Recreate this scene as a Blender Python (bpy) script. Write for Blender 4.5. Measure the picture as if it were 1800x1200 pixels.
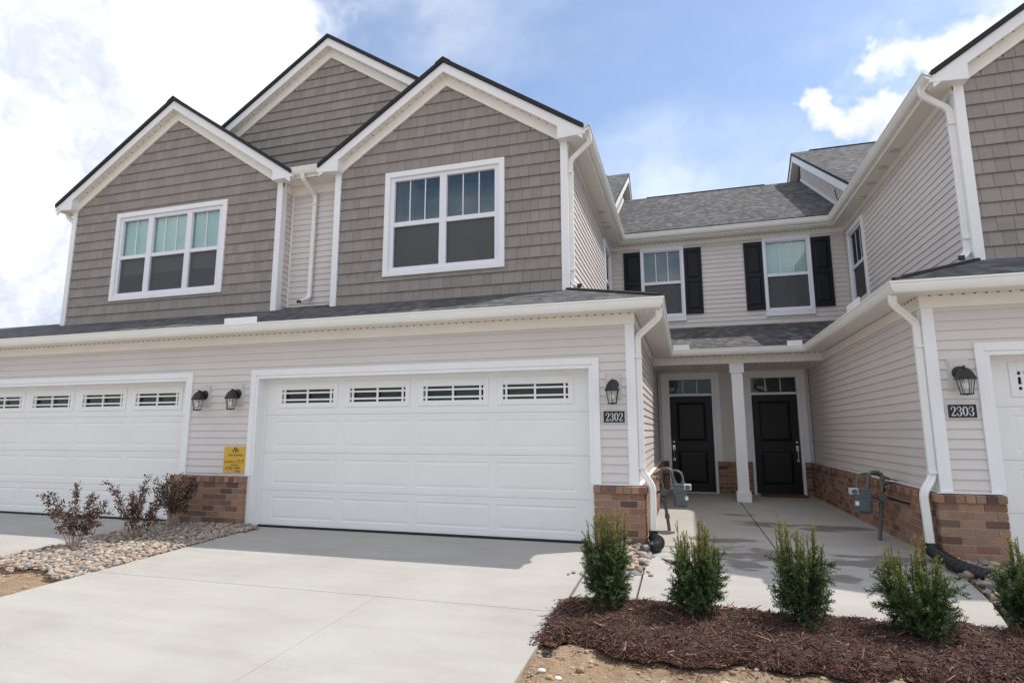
import bpy, bmesh, math, random
import numpy as np
from mathutils import Vector, Matrix, noise
random.seed(7); rng = np.random.default_rng(7)
scene = bpy.context.scene
for o in list(bpy.data.objects): bpy.data.objects.remove(o, do_unlink=True)
COL = scene.collection

# ------------------------------------------------------------------ camera
CAMP = Vector((0.571, -7.054, 1.2776))
CR = Vector((0.95870652, 0.28439352, -0.00146152))
CU = Vector((0.04514561, -0.14711052, 0.98808925))
CF = Vector((-0.28079118, 0.94735359, 0.15387493))
FPX = 1019.07
cd = bpy.data.cameras.new('camera'); cam = bpy.data.objects.new('camera', cd); COL.objects.link(cam)
cd.sensor_width = 36; cd.lens = FPX / 1800 * 36; cd.clip_start = 0.05; cd.clip_end = 2000
m = Matrix((( CR.x, CU.x, -CF.x, CAMP.x), (CR.y, CU.y, -CF.y, CAMP.y), (CR.z, CU.z, -CF.z, CAMP.z), (0, 0, 0, 1)))
cam.matrix_world = m
scene.camera = cam
def px_dir(px, py): return (CF + CR * ((px - 900) / FPX) + CU * ((600 - py) / FPX)).normalized()
def project(p):
    d = Vector(p) - CAMP; z = d.dot(CF)
    if z < .05: return None
    return 900 + FPX * d.dot(CR) / z, 600 - FPX * d.dot(CU) / z

# ------------------------------------------------------------------ light
SUN = Vector((0.52, 0.31, 1.0)).normalized()
sl = bpy.data.lights.new('sun', 'SUN'); sl.energy = 2.3; sl.angle = math.radians(.53); sl.color = (1, .95, .87)
so = bpy.data.objects.new('sun', sl); COL.objects.link(so); so.location = (8, 5, 20)
so.rotation_euler = SUN.to_track_quat('Z', 'Y').to_euler()
vs = scene.view_settings
vs.view_transform = 'Standard'; vs.look = 'None'; vs.gamma = 1; vs.use_curve_mapping = False; vs.exposure = 0.86

# ------------------------------------------------------------------ world: sky with clouds
world = bpy.data.worlds.new('World'); scene.world = world; world.use_nodes = True
nt = world.node_tree; nt.nodes.clear()
def wn(t, **k):
    n = nt.nodes.new(t)
    for a, b in k.items(): setattr(n, a, b)
    return n
def wmath(op, a, b=None, c=None, clamp=False):
    n = wn('ShaderNodeMath', operation=op, use_clamp=clamp)
    for i, v in enumerate((a, b, c)):
        if v is None: continue
        if isinstance(v, (int, float)): n.inputs[i].default_value = v
        else: nt.links.new(v, n.inputs[i])
    return n.outputs[0]
sky = wn('ShaderNodeTexSky', sky_type='NISHITA'); sky.sun_disc = False
sky.sun_elevation = math.asin(SUN.z); sky.sun_rotation = math.atan2(SUN.x, SUN.y)
sky.air_density = 1.0; sky.dust_density = .6; sky.ozone_density = 1.3
SKY_STRENGTH = 0.108
tc = wn('ShaderNodeTexCoord')
def wnoise(scale, detail, rough, vec, dist=0.0):
    n = wn('ShaderNodeTexNoise'); n.inputs['Scale'].default_value = scale; n.inputs['Detail'].default_value = detail
    n.inputs['Roughness'].default_value = rough; n.inputs['Distortion'].default_value = dist
    nt.links.new(vec, n.inputs['Vector']); return n
def wramp(v, a, b, lo=0.0, hi=1.0):
    n = wn('ShaderNodeMapRange', interpolation_type='SMOOTHSTEP')
    n.inputs[1].default_value = a; n.inputs[2].default_value = b; n.inputs[3].default_value = lo; n.inputs[4].default_value = hi
    nt.links.new(v, n.inputs[0]); return n.outputs[0]
dirv = tc.outputs['Generated']
# direction stirred by noise so that the cloud banks have billowed edges
nv = wnoise(5.0, 5, .60, dirv)
sub = wn('ShaderNodeVectorMath', operation='SUBTRACT'); nt.links.new(nv.outputs['Color'], sub.inputs[0]); sub.inputs[1].default_value = (.5, .5, .5)
scl = wn('ShaderNodeVectorMath', operation='SCALE'); nt.links.new(sub.outputs[0], scl.inputs[0]); scl.inputs['Scale'].default_value = .42
addv = wn('ShaderNodeVectorMath', operation='ADD'); nt.links.new(dirv, addv.inputs[0]); nt.links.new(scl.outputs[0], addv.inputs[1])
nrm = wn('ShaderNodeVectorMath', operation='NORMALIZE'); nt.links.new(addv.outputs[0], nrm.inputs[0])
bank = None
for (px, py, ro, ri) in [(-150, 300, 24, 10), (230, 120, 17, 6), (420, 130, 7.5, 2), (80, -150, 22, 9), (-700, 250, 30, 12), (60, 520, 14, 6),
                         (1532, 225, 3.0, .3), (1690, 105, 4.0, .1), (1795, 10, 5.5, 0.2), (2200, 150, 20, 8), (2700, -100, 24, 9), (1000, -700, 14, 5), (2300, -900, 22, 8)]:
    d = px_dir(px, py)
    dp = wn('ShaderNodeVectorMath', operation='DOT_PRODUCT'); nt.links.new(nrm.outputs[0], dp.inputs[0]); dp.inputs[1].default_value = d
    v = wramp(dp.outputs['Value'], math.cos(math.radians(ro)), math.cos(math.radians(ri)))
    bank = v if bank is None else wmath('MAXIMUM', bank, v)
# unseen cumulus behind the camera, added to brighten the shade; thin cirrus everywhere
mp = wn('ShaderNodeMapping'); nt.links.new(dirv, mp.inputs[0]); mp.inputs['Scale'].default_value = (1, 1, 1.9); mp.inputs['Location'].default_value = (3.1, 1.7, .4)
cum = wnoise(2.6, 4, .6, mp.outputs[0], .3)
sep = wn('ShaderNodeSeparateXYZ'); nt.links.new(dirv, sep.inputs[0])
behind = wramp(sep.outputs['Y'], .25, -.35)
cumv = wmath('MULTIPLY', wramp(cum.outputs['Fac'], .38, .54), behind)
mp2 = wn('ShaderNodeMapping'); nt.links.new(dirv, mp2.inputs[0]); mp2.inputs['Scale'].default_value = (1.1, 3.2, 3.0); mp2.inputs['Rotation'].default_value = (.3, .5, .4)
cir = wnoise(1.7, 4, .52, mp2.outputs[0], .25)
cirv = wramp(cir.outputs['Fac'], .38, .76, .04, .36)
dens = wmath('MAXIMUM', wmath('MAXIMUM', bank, cumv), cirv)
# the bodies of the clouds: white tops, blue-grey undersides
shn = wnoise(3.6, 6, .60, addv.outputs[0])
up = wmath('ADD', wramp(shn.outputs['Fac'], .22, .80), wramp(sep.outputs['Z'], .10, .55, -.42, .14))
up = wmath('MINIMUM', wmath('MAXIMUM', up, 0.0), 1.0)
cc = wn('ShaderNodeMix', data_type='RGBA'); nt.links.new(up, cc.inputs['Factor'])
cc.inputs['A'].default_value = (.33, .37, .46, 1); cc.inputs['B'].default_value = (.98, .96, .93, 1)
sm = wn('ShaderNodeVectorMath', operation='SCALE'); nt.links.new(sky.outputs[0], sm.inputs[0]); sm.inputs['Scale'].default_value = SKY_STRENGTH
mx = wn('ShaderNodeMix', data_type='RGBA'); nt.links.new(dens, mx.inputs['Factor']); nt.links.new(sm.outputs[0], mx.inputs['A']); nt.links.new(cc.outputs['Result'], mx.inputs['B'])
bg = wn('ShaderNodeBackground'); nt.links.new(mx.outputs['Result'], bg.inputs['Color']); bg.inputs['Strength'].default_value = 1.0
wo = wn('ShaderNodeOutputWorld'); nt.links.new(bg.outputs[0], wo.inputs['Surface'])

# ------------------------------------------------------------------ materials
MATS = {}
class NT:
    def __init__(s, name):
        s.m = bpy.data.materials.new(name); s.m.use_nodes = True; s.t = s.m.node_tree; s.t.nodes.clear()
        s.o = s.t.nodes.new('ShaderNodeOutputMaterial'); s.b = s.t.nodes.new('ShaderNodeBsdfPrincipled'); s.t.links.new(s.b.outputs[0], s.o.inputs[0])
    def n(s, t, **k):
        n = s.t.nodes.new(t)
        for a, b in k.items(): setattr(n, a, b)
        return n
    def l(s, a, b): s.t.links.new(a, b)
    def coord(s, kind='Object'):
        return s.n('ShaderNodeTexCoord').outputs[kind]
    def geo(s): return s.n('ShaderNodeNewGeometry').outputs['Position']
    def noise(s, scale, detail=4, rough=.55, vec=None, scale3=None):
        n = s.n('ShaderNodeTexNoise'); n.inputs['Scale'].default_value = scale; n.inputs['Detail'].default_value = detail; n.inputs['Roughness'].default_value = rough
        v = vec if vec is not None else s.geo()
        if scale3:
            mp = s.n('ShaderNodeMapping'); mp.inputs['Scale'].default_value = scale3; s.l(v, mp.inputs[0]); v = mp.outputs[0]
        s.l(v, n.inputs['Vector']); return n.outputs['Fac']
    def ramp(s, v, stops):
        r = s.n('ShaderNodeValToRGB'); e = r.color_ramp.elements
        while len(e) < len(stops): e.new(.5)
        for el, (p, c) in zip(e, stops): el.position = p; el.color = (*c, 1) if len(c) == 3 else c
        s.l(v, r.inputs[0]); return r.outputs[0]
    def rng(s, v, a, b, lo, hi):
        n = s.n('ShaderNodeMapRange'); n.inputs[1].default_value = a; n.inputs[2].default_value = b; n.inputs[3].default_value = lo; n.inputs[4].default_value = hi
        s.l(v, n.inputs[0]); return n.outputs[0]
    def mix(s, f, a, b, mode='MIX'):
        n = s.n('ShaderNodeMix', data_type='RGBA', blend_type=mode)
        for k, v in (('Factor', f), ('A', a), ('B', b)):
            if isinstance(v, (int, float)): n.inputs[k].default_value = v if k == 'Factor' else (v, v, v, 1)
            elif isinstance(v, tuple): n.inputs[k].default_value = (*v, 1)
            else: s.l(v, n.inputs[k])
        return n.outputs['Result']
    def math(s, op, a, b=0.0):
        n = s.n('ShaderNodeMath', operation=op)
        for i, v in enumerate((a, b)):
            if isinstance(v, (int, float)): n.inputs[i].default_value = v
            else: s.l(v, n.inputs[i])
        return n.outputs[0]
    def col(s, c): 
        if isinstance(c, tuple): s.b.inputs['Base Color'].default_value = (*c, 1)
        else: s.l(c, s.b.inputs['Base Color'])
    def bump(s, h, strength=.3, dist=.01):
        n = s.n('ShaderNodeBump'); n.inputs['Strength'].default_value = strength; n.inputs['Distance'].default_value = dist
        s.l(h, n.inputs['Height']); s.l(n.outputs[0], s.b.inputs['Normal'])
    def rough(s, v):
        if isinstance(v, (int, float)): s.b.inputs['Roughness'].default_value = v
        else: s.l(v, s.b.inputs['Roughness'])
def rnd(k, joined): return k.n('ShaderNodeNewGeometry').outputs['Random Per Island'] if joined else k.n('ShaderNodeObjectInfo').outputs['Random']
def vary(k, base, amt, joined):
    r = rnd(k, joined)
    return k.mix(1.0, base if not isinstance(base, tuple) else base, k.ramp(r, [(0, (1 - amt,) * 3), (1, (1 + amt * .3,) * 3)]), 'MULTIPLY')
def m_plain(name, c, rough=.5, metal=0.0, nz=.06, nscale=9.0, bump=0.0, bscale=200.0, spec=.5):
    k = NT(name)
    v = k.noise(nscale, 5, .6)
    k.col(k.mix(1.0, c, k.ramp(v, [(.3, (1 - nz,) * 3), (.7, (1 + nz * .5,) * 3)]), 'MULTIPLY')); k.rough(rough); k.b.inputs['Metallic'].default_value = metal
    k.b.inputs['Specular IOR Level'].default_value = spec
    if bump: k.bump(k.noise(bscale, 3), bump, .004)
    MATS[name] = k.m; return k.m
m_plain('white_trim', (.84, .84, .845), .42, nz=.035, nscale=3)
m_plain('cream_trim', (.83, .81, .745), .45, nz=.04, nscale=3)
m_plain('gutter_white', (.83, .825, .79), .33, nz=.04, nscale=2.5)
m_plain('vinyl_frame', (.78, .79, .84), .35, nz=.02)
m_plain('door_white', (.825, .815, .79), .42, nz=.03, nscale=1.4, bump=.12, bscale=260)
m_plain('rubber', (.015, .015, .016), .7)
m_plain('black_metal', (.012, .012, .013), .42, bump=.25, bscale=300)
m_plain('black_door', (.009, .0082, .0075), .42, nz=.1, spec=.3)
m_plain('shutter_navy', (.006, .008, .012), .5, bump=.1, spec=.3)
m_plain('nickel', (.62, .61, .59), .25, metal=1.0)
m_plain('pipe_grey', (.115, .12, .12), .5, bump=.2)
m_plain('meter_grey', (.105, .13, .135), .45, nz=.12)
m_plain('meter_light', (.55, .56, .56), .4)
m_plain('black_plastic', (.010, .010, .011), .38)
m_plain('interior_dark', (.05, .05, .052), .9)
m_plain('room_wall', (.16, .165, .17), .9)
m_plain('blind_white', (.66, .76, .75), .7)
m_plain('mat_brown', (.12, .055, .025), .95, bump=.6, bscale=120)
m_plain('yellow_card', (.66, .40, .045), .6, nz=.05)
m_plain('ink', (.035, .025, .012), .7)
m_plain('plaque_black', (.010, .010, .011), .45)
m_plain('plaque_silver', (.66, .67, .68), .4)
m_plain('mortar', (.43, .36, .30), .95, nz=.15, nscale=30, bump=.5, bscale=220)
m_plain('drip_black', (.018, .018, .02), .7)
m_plain('roof_dark_edge', (.022, .022, .024), .85, bump=.4, bscale=90)
m_plain('mount_block', (.60, .565, .53), .5, nz=.03)
m_plain('stem_tan', (.38, .26, .20), .85, nz=.2, nscale=40)
m_plain('stem_brown', (.10, .065, .04), .9, nz=.2, nscale=40)
m_plain('vent_hole', (.02, .018, .015), .9)
m_plain('brass', (.30, .20, .08), .45, metal=.8)
m_plain('spot_ring', (.62, .60, .56), .5)
def m_siding(name, joined):
    k = NT(name)
    g = k.noise(60, 3, .6, scale3=(.06, .06, 1)); w = k.noise(1.1, 4, .6)
    c = k.mix(1.0, vary(k, (.675, .625, .597), .04, joined), k.ramp(w, [(.3, (.95, .95, .955)), (.7, (1.02, 1.02, 1.015))]), 'MULTIPLY')
    k.col(c); k.rough(.5); k.bump(g, .12, .003); MATS[name] = k.m
m_siding('siding', False)
def m_shake(name, joined):
    k = NT(name)
    g = k.noise(42, 5, .65, scale3=(1, 1, .07)); w = k.noise(.8, 3)
    c = vary(k, (.295, .258, .232), .13, joined)
    c = k.mix(1.0, c, k.ramp(g, [(.3, (.90,) * 3), (.7, (1.05,) * 3)]), 'MULTIPLY')
    c = k.mix(1.0, c, k.ramp(w, [(.3, (.95,) * 3), (.7, (1.03,) * 3)]), 'MULTIPLY')
    k.col(c); k.rough(.62); k.bump(g, .35, .004); MATS[name] = k.m
m_shake('shake', False); m_shake('shake_joined', True)
def m_brick(name, joined):
    k = NT(name)
    r = rnd(k, joined)
    c = k.ramp(r, [(0, (.105, .064, .052)), (.12, (.20, .102, .070)), (.34, (.29, .158, .102)), (.52, (.36, .205, .128)), (.68, (.31, .195, .140)), (.84, (.25, .145, .100)), (1, (.14, .085, .068))])
    sp = k.noise(55, 5, .7); c = k.mix(1.0, c, k.ramp(sp, [(.25, (.62,) * 3), (.5, (1,) * 3), (.8, (1.18, 1.15, 1.1))]), 'MULTIPLY')
    k.col(c); k.rough(.9); k.bump(k.noise(120, 4, .7), .6, .004); MATS[name] = k.m
m_brick('brick', False); m_brick('brick_joined', True)
def m_soffit(name, axis):
    k = NT(name)
    sx = k.n('ShaderNodeSeparateXYZ'); k.l(k.geo(), sx.inputs[0])
    s = k.math('FRACT', k.math('MULTIPLY', sx.outputs[axis], 1 / .075))
    groove = k.ramp(s, [(0, (0,) * 3), (.06, (1,) * 3), (.93, (1,) * 3), (1, (0,) * 3)])
    k.col((.83, .805, .75)); k.rough(.5); k.bump(groove, .9, .008); MATS[name] = k.m
m_soffit('soffit_x', 'X'); m_soffit('soffit_y', 'Y')
def m_shingle():
    k = NT('roof_shingle')
    uv = k.n('ShaderNodeSeparateXYZ'); k.l(k.n('ShaderNodeUVMap').outputs[0], uv.inputs[0]); u, v = uv.outputs[0], uv.outputs[1]
    def white(a, b=0.0):
        c = k.n('ShaderNodeCombineXYZ'); k.l(a, c.inputs[0])
        if not isinstance(b, float): k.l(b, c.inputs[1])
        w = k.n('ShaderNodeTexWhiteNoise', noise_dimensions='2D'); k.l(c.outputs[0], w.inputs[0]); return w.outputs['Value']
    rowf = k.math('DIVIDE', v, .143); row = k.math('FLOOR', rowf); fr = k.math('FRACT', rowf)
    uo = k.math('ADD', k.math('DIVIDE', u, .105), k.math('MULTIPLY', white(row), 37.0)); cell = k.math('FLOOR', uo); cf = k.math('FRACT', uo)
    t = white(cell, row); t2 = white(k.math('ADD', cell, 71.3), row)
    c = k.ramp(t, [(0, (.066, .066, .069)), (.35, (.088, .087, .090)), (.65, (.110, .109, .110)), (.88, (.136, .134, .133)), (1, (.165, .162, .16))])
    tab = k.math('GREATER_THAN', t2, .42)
    sh = k.math('MULTIPLY', k.rng(fr, .0, .20, 1, 0), k.math('ADD', .35, k.math('MULTIPLY', tab, .55)))  # dark line at each course foot: its shadow painted into the colour
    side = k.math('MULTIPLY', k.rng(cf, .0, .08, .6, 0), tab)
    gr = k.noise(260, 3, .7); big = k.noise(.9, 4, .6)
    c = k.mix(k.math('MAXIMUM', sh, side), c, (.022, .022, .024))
    c = k.mix(1.0, c, k.ramp(gr, [(.25, (.65,) * 3), (.75, (1.35,) * 3)]), 'MULTIPLY')
    c = k.mix(1.0, c, k.ramp(big, [(.3, (.88,) * 3), (.7, (1.1,) * 3)]), 'MULTIPLY')
    k.col(c); k.rough(.95); k.b.inputs['Specular IOR Level'].default_value = .2
    k.bump(k.math('ADD', k.math('MULTIPLY', tab, .5), k.math('SUBTRACT', 1.0, fr)), .6, .012); MATS['roof_shingle'] = k.m
m_shingle()
def m_concrete(name, wet=False):
    k = NT(name)
    p = k.geo()
    a = k.noise(.8, 6, .6); f = k.noise(90, 4, .7); st = k.noise(3.2, 5, .65, scale3=(.35, 1.6, 1)); br = k.noise(160, 2, .5, scale3=(.03, 1, 1))
    c = k.ramp(a, [(.3, (.365, .345, .315)), (.55, (.41, .392, .365)), (.75, (.43, .41, .375))])
    c = k.mix(1.0, c, k.ramp(f, [(.2, (.88,) * 3), (.8, (1.07,) * 3)]), 'MULTIPLY')
    c = k.mix(1.0, c, k.ramp(st, [(.3, (.925, .92, .905)), (.6, (1.02,) * 3)]), 'MULTIPLY')
    spk = k.noise(420, 2, .5); c = k.mix(1.0, c, k.ramp(spk, [(.30, (.80,) * 3), (.42, (1,) * 3)]), 'MULTIPLY')
    rg = .85
    if wet:
        sx = k.n('ShaderNodeSeparateXYZ'); k.l(p, sx.inputs[0])
        n1 = k.noise(1.9, 5, .62, scale3=(.8, 1.7, 1)); n2 = k.noise(7, 4, .65, scale3=(.7, 1.8, 1))
        tot = None
        for (x, y, rx, ry) in [(1.0, -.16, .85, .42), (1.8, -.30, .8, .26), (2.45, -.08, .6, .30), (1.0, .62, .42, .22), (1.62, 2.05, .5, .34), (2.4, 1.9, .5, .34), (.70, .66, .2, .16), (1.05, -.70, .26, .26), (1.8, -.95, .3, .2), (1.3, 2.9, .3, .12)]:
            dx = k.math('DIVIDE', k.math('SUBTRACT', sx.outputs[0], x), rx); dy = k.math('DIVIDE', k.math('SUBTRACT', sx.outputs[1], y), ry)
            r = k.math('ADD', k.math('MULTIPLY', dx, dx), k.math('MULTIPLY', dy, dy))
            r = k.math('ADD', r, k.math('MULTIPLY', k.math('SUBTRACT', n1, .46), 4.4)); r = k.math('ADD', r, k.math('MULTIPLY', k.math('SUBTRACT', n2, .5), 1.6))
            tot = r if tot is None else k.math('MINIMUM', tot, r)
        w = k.rng(tot, .62, .92, 1, 0)
        c = k.mix(w, c, k.mix(1.0, c, (.52, .50, .49), 'MULTIPLY'))
        rg = k.rng(w, 0, 1, .85, .45)
    k.col(c); k.rough(rg)
    k.bump(k.mix(.5, br, f), .25, .004); MATS[name] = k.m
m_concrete('concrete'); m_concrete('concrete_porch', True)
def m_soil():
    k = NT('soil')
    a = k.noise(2.2, 6, .65); f = k.noise(45, 6, .7); cl = k.noise(14, 4, .6)
    c = k.ramp(a, [(.25, (.26, .175, .105)), (.5, (.37, .262, .168)), (.75, (.44, .325, .22))])
    c = k.mix(1.0, c, k.ramp(f, [(.25, (.72,) * 3), (.75, (1.15,) * 3)]), 'MULTIPLY')
    c = k.mix(1.0, c, k.ramp(cl, [(.32, (.70, .66, .62)), (.52, (1.0,) * 3)]), 'MULTIPLY')
    k.col(c); k.rough(1.0); k.bump(k.mix(.5, f, cl), 1.0, .05); MATS['soil'] = k.m
m_soil()
def m_scatter(name, stops, rough=.9, b=.4, joined=True):
    k = NT(name); r = rnd(k, joined)
    c = k.ramp(r, stops); s = k.noise(70, 4, .65)
    c = k.mix(1.0, c, k.ramp(s, [(.25, (.78,) * 3), (.75, (1.12,) * 3)]), 'MULTIPLY')
    k.col(c); k.rough(rough); k.bump(s, b, .003); MATS[name] = k.m
m_scatter('mulch', [(0, (.026, .012, .0085)), (.35, (.064, .027, .018)), (.7, (.115, .050, .032)), (.92, (.19, .098, .062)), (1, (.34, .22, .145))])
m_scatter('mulch_bed', [(0, (.034, .016, .011)), (1, (.055, .027, .018))], joined=False)
ST = [(0, (.12, .125, .135)), (.15, (.24, .23, .22)), (.32, (.36, .32, .28)), (.52, (.44, .355, .27)), (.70, (.27, .195, .155)), (.86, (.42, .30, .22)), (1, (.53, .47, .39))]
m_scatter('river_stone', ST, .75, .15, False); m_scatter('river_stone_joined', ST, .75, .15, True)
m_scatter('clod', [(0, (.29, .20, .125)), (.8, (.44, .32, .21)), (1, (.56, .51, .45))], 1.0, .5)
def m_leaf(name, stops, rough=.55, trans=.25):
    k = NT(name)
    at = k.n('ShaderNodeAttribute'); at.attribute_name = 'tip'
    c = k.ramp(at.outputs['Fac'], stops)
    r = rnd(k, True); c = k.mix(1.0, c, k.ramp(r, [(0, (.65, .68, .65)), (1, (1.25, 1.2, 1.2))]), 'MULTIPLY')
    k.col(c); k.rough(rough); k.b.inputs['Specular IOR Level'].default_value = .35
    tr = k.n('ShaderNodeBsdfTranslucent'); k.l(c, tr.inputs[0]); mx = k.n('ShaderNodeMixShader'); mx.inputs[0].default_value = trans
    k.l(k.b.outputs[0], mx.inputs[1]); k.l(tr.outputs[0], mx.inputs[2]); k.l(mx.outputs[0], k.o.inputs[0]); MATS[name] = k.m
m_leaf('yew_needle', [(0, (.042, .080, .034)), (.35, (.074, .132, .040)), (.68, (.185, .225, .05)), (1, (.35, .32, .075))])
m_leaf('burgundy_leaf', [(0, (.050, .026, .022)), (.45, (.10, .055, .042)), (.8, (.165, .10, .072)), (1, (.25, .165, .11))], .5, .15)
def m_glass(name, tint, refl):
    k = NT(name); k.t.nodes.remove(k.b)
    t = k.n('ShaderNodeBsdfTransparent'); t.inputs[0].default_value = (*tint, 1)
    g = k.n('ShaderNodeBsdfGlossy'); g.inputs['Roughness'].default_value = .015; g.inputs[0].default_value = (.92, .97, .97, 1)
    lw = k.n('ShaderNodeLayerWeight'); lw.inputs[0].default_value = .5
    f = k.math('MINIMUM', k.math('MULTIPLY', k.math('ADD', .042, k.math('MULTIPLY', k.math('POWER', lw.outputs['Facing'], 5.0), .9)), refl), 1.0)
    wv = k.noise(1.3, 2, .5); bp = k.n('ShaderNodeBump'); bp.inputs['Strength'].default_value = .05; bp.inputs['Distance'].default_value = .05; k.l(wv, bp.inputs['Height']); k.l(bp.outputs[0], g.inputs['Normal'])
    mx = k.n('ShaderNodeMixShader'); k.l(f, mx.inputs[0]); k.l(t.outputs[0], mx.inputs[1]); k.l(g.outputs[0], mx.inputs[2]); k.l(mx.outputs[0], k.o.inputs[0]); MATS[name] = k.m
m_glass('glass', (.86, .93, .92), 1.9); m_glass('glass_plain', (.80, .84, .82), .5); m_glass('lamp_glass', (.93, .95, .94), 2.0)
k = NT('insect_screen'); t = k.n('ShaderNodeBsdfTransparent'); k.b.inputs['Base Color'].default_value = (.12, .121, .126, 1); k.rough(.8)
mxn = k.n('ShaderNodeMixShader'); mxn.inputs[0].default_value = .48; k.l(t.outputs[0], mxn.inputs[1]); k.l(k.b.outputs[0], mxn.inputs[2]); k.l(mxn.outputs[0], k.o.inputs[0]); MATS['insect_screen'] = k.m
k = NT('bulb'); k.col((.85, .83, .76)); k.rough(.25); MATS['bulb'] = k.m
# ------------------------------------------------------------------ helpers
def thing(name, label, cat, loc, group=None, kind=None):
    o = bpy.data.objects.new(name, None); COL.objects.link(o); o.location = loc; o.empty_display_size = .2
    o['label'] = label; o['category'] = cat
    if group: o['group'] = group
    o['_base'] = tuple(loc); return o
def tag(o, label, cat=None, group=None, kind=None):
    o['label'] = label
    if cat: o['category'] = cat
    if group: o['group'] = group
    if kind: o['kind'] = kind
    return o
def link(me, name, parent, world=True, loc=None, rz=0.0):
    o = bpy.data.objects.new(name, me); COL.objects.link(o)
    off = Vector((0, 0, 0))
    if parent is not None:
        o.parent = parent
        if world and parent.type == 'EMPTY': off = -Vector(parent.location)
    o.location = off + Vector(loc or (0, 0, 0)); o.rotation_euler.z = rz
    return o
class MB:
    """collects faces; fn maps local (u, d, z) to the world"""
    def __init__(s, fn=None): s.v = []; s.f = []; s.uv = None; s.fn = fn or (lambda u, d, z: (u, d, z))
    def add(s, vs, fs):
        b = len(s.v); s.v += [tuple(s.fn(*p)) for p in vs]; s.f += [tuple(b + i for i in f) for f in fs]; return s
    def box(s, x0, x1, y0, y1, z0, z1):
        return s.add([(x0, y0, z0), (x1, y0, z0), (x1, y1, z0), (x0, y1, z0), (x0, y0, z1), (x1, y0, z1), (x1, y1, z1), (x0, y1, z1)],
                     [(0, 3, 2, 1), (4, 5, 6, 7), (0, 1, 5, 4), (1, 2, 6, 5), (2, 3, 7, 6), (3, 0, 4, 7)])
    def hexa(s, p): return s.add(p, [(0, 3, 2, 1), (4, 5, 6, 7), (0, 1, 5, 4), (1, 2, 6, 5), (2, 3, 7, 6), (3, 0, 4, 7)])
    def prism(s, poly, fa, fb):
        n = len(poly); return s.add([fa(*p) for p in poly] + [fb(*p) for p in poly],
            [tuple(range(n)), tuple(range(2 * n - 1, n - 1, -1))] + [(i, (i + 1) % n, n + (i + 1) % n, n + i) for i in range(n)])
    def frame(s, x0, x1, z0, z1, w, d0, d1, wt=None, wb=None):
        wt = w if wt is None else wt; wb = w if wb is None else wb
        s.box(x0, x0 + w, d0, d1, z0, z1); s.box(x1 - w, x1, d0, d1, z0, z1)
        if wt: s.box(x0 + w, x1 - w, d0, d1, z1 - wt, z1)
        if wb: s.box(x0 + w, x1 - w, d0, d1, z0, z0 + wb)
        return s
    def lathe(s, prof, c=(0, 0, 0), n=20, axis='z', ang=0.0):
        vs = []; fs = []
        for (r, h) in prof:
            for i in range(n):
                a = ang + 2 * math.pi * i / n; x, y = r * math.cos(a), r * math.sin(a)
                vs.append((c[0] + x, c[1] + y, c[2] + h) if axis == 'z' else ((c[0] + x, c[1] + h, c[2] + y) if axis == 'y' else (c[0] + h, c[1] + x, c[2] + y)))
        k = len(prof)
        for j in range(k - 1):
            for i in range(n): fs.append((j * n + i, j * n + (i + 1) % n, (j + 1) * n + (i + 1) % n, (j + 1) * n + i))
        fs.append(tuple(range(n))[::-1]); fs.append(tuple((k - 1) * n + i for i in range(n)))
        return s.add(vs, fs)
    def tube(s, pts, r, n=8, sec=None, up=(0, 0, 1)):
        """round (r number or list) or custom section (list of 2-d points) along a polyline"""
        pts = [Vector(p) for p in pts]; k = len(pts); vs = []; fs = []
        ref = Vector(up)
        for i, p in enumerate(pts):
            t = ((pts[i] - pts[i - 1]).normalized() if i else Vector((0, 0, 0))) + ((pts[i + 1] - pts[i]).normalized() if i < k - 1 else Vector((0, 0, 0)))
            t.normalize(); a = ref - t * ref.dot(t)
            if a.length < .05: a = Vector((1, 0, 0)) - t * t.x
            a.normalize(); b = t.cross(a); ref = a
            rr = r[i] if isinstance(r, (list, tuple)) else r
            ring = sec if sec else [(rr * math.cos(2 * math.pi * j / n), rr * math.sin(2 * math.pi * j / n)) for j in range(n)]
            for (x, y) in ring: vs.append(tuple(p + a * x + b * y))
        m_ = len(sec) if sec else n
        for j in range(k - 1):
            for i in range(m_): fs.append((j * m_ + i, j * m_ + (i + 1) % m_, (j + 1) * m_ + (i + 1) % m_, (j + 1) * m_ + i))
        fs.append(tuple(range(m_))[::-1]); fs.append(tuple((k - 1) * m_ + i for i in range(m_)))
        return s.add(vs, fs)
    def mesh(s, name, mat, smooth=False, recalc=True):
        me = bpy.data.meshes.new(name); me.from_pydata(s.v, [], s.f); me.materials.append(MATS[mat] if isinstance(mat, str) else mat)
        if recalc:
            b = bmesh.new(); b.from_mesh(me); bmesh.ops.recalc_face_normals(b, faces=b.faces); b.to_mesh(me); b.free()
        if smooth: me.shade_smooth() if hasattr(me, 'shade_smooth') else None
        return me
    def build(s, name, mat, parent=None, smooth=False, bevel=0.0, world=True, angle=40):
        me = s.mesh(name, mat)
        o = link(me, name, parent, world)
        if smooth:
            for p in me.polygons: p.use_smooth = True
            me.set_sharp_from_angle(angle=math.radians(angle))
        if bevel:
            md = o.modifiers.new('bevel', 'BEVEL'); md.width = bevel; md.segments = 2; md.limit_method = 'ANGLE'; md.angle_limit = math.radians(40)
        return o
# wall frames: (u along the wall, d outward, z)
def front(y0): return lambda u, d, z: (u, y0 - d, z)
def east(x0): return lambda u, d, z: (x0 + d, u, z)      # wall facing +x
def west(x0): return lambda u, d, z: (x0 - d, u, z)      # wall facing -x
AXIS = 1.522
def mir(fn): return lambda u, d, z: (lambda p: (2 * AXIS - p[0], p[1], p[2]))(fn(u, d, z))
IDENT = lambda u, d, z: (u, d, z)

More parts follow.
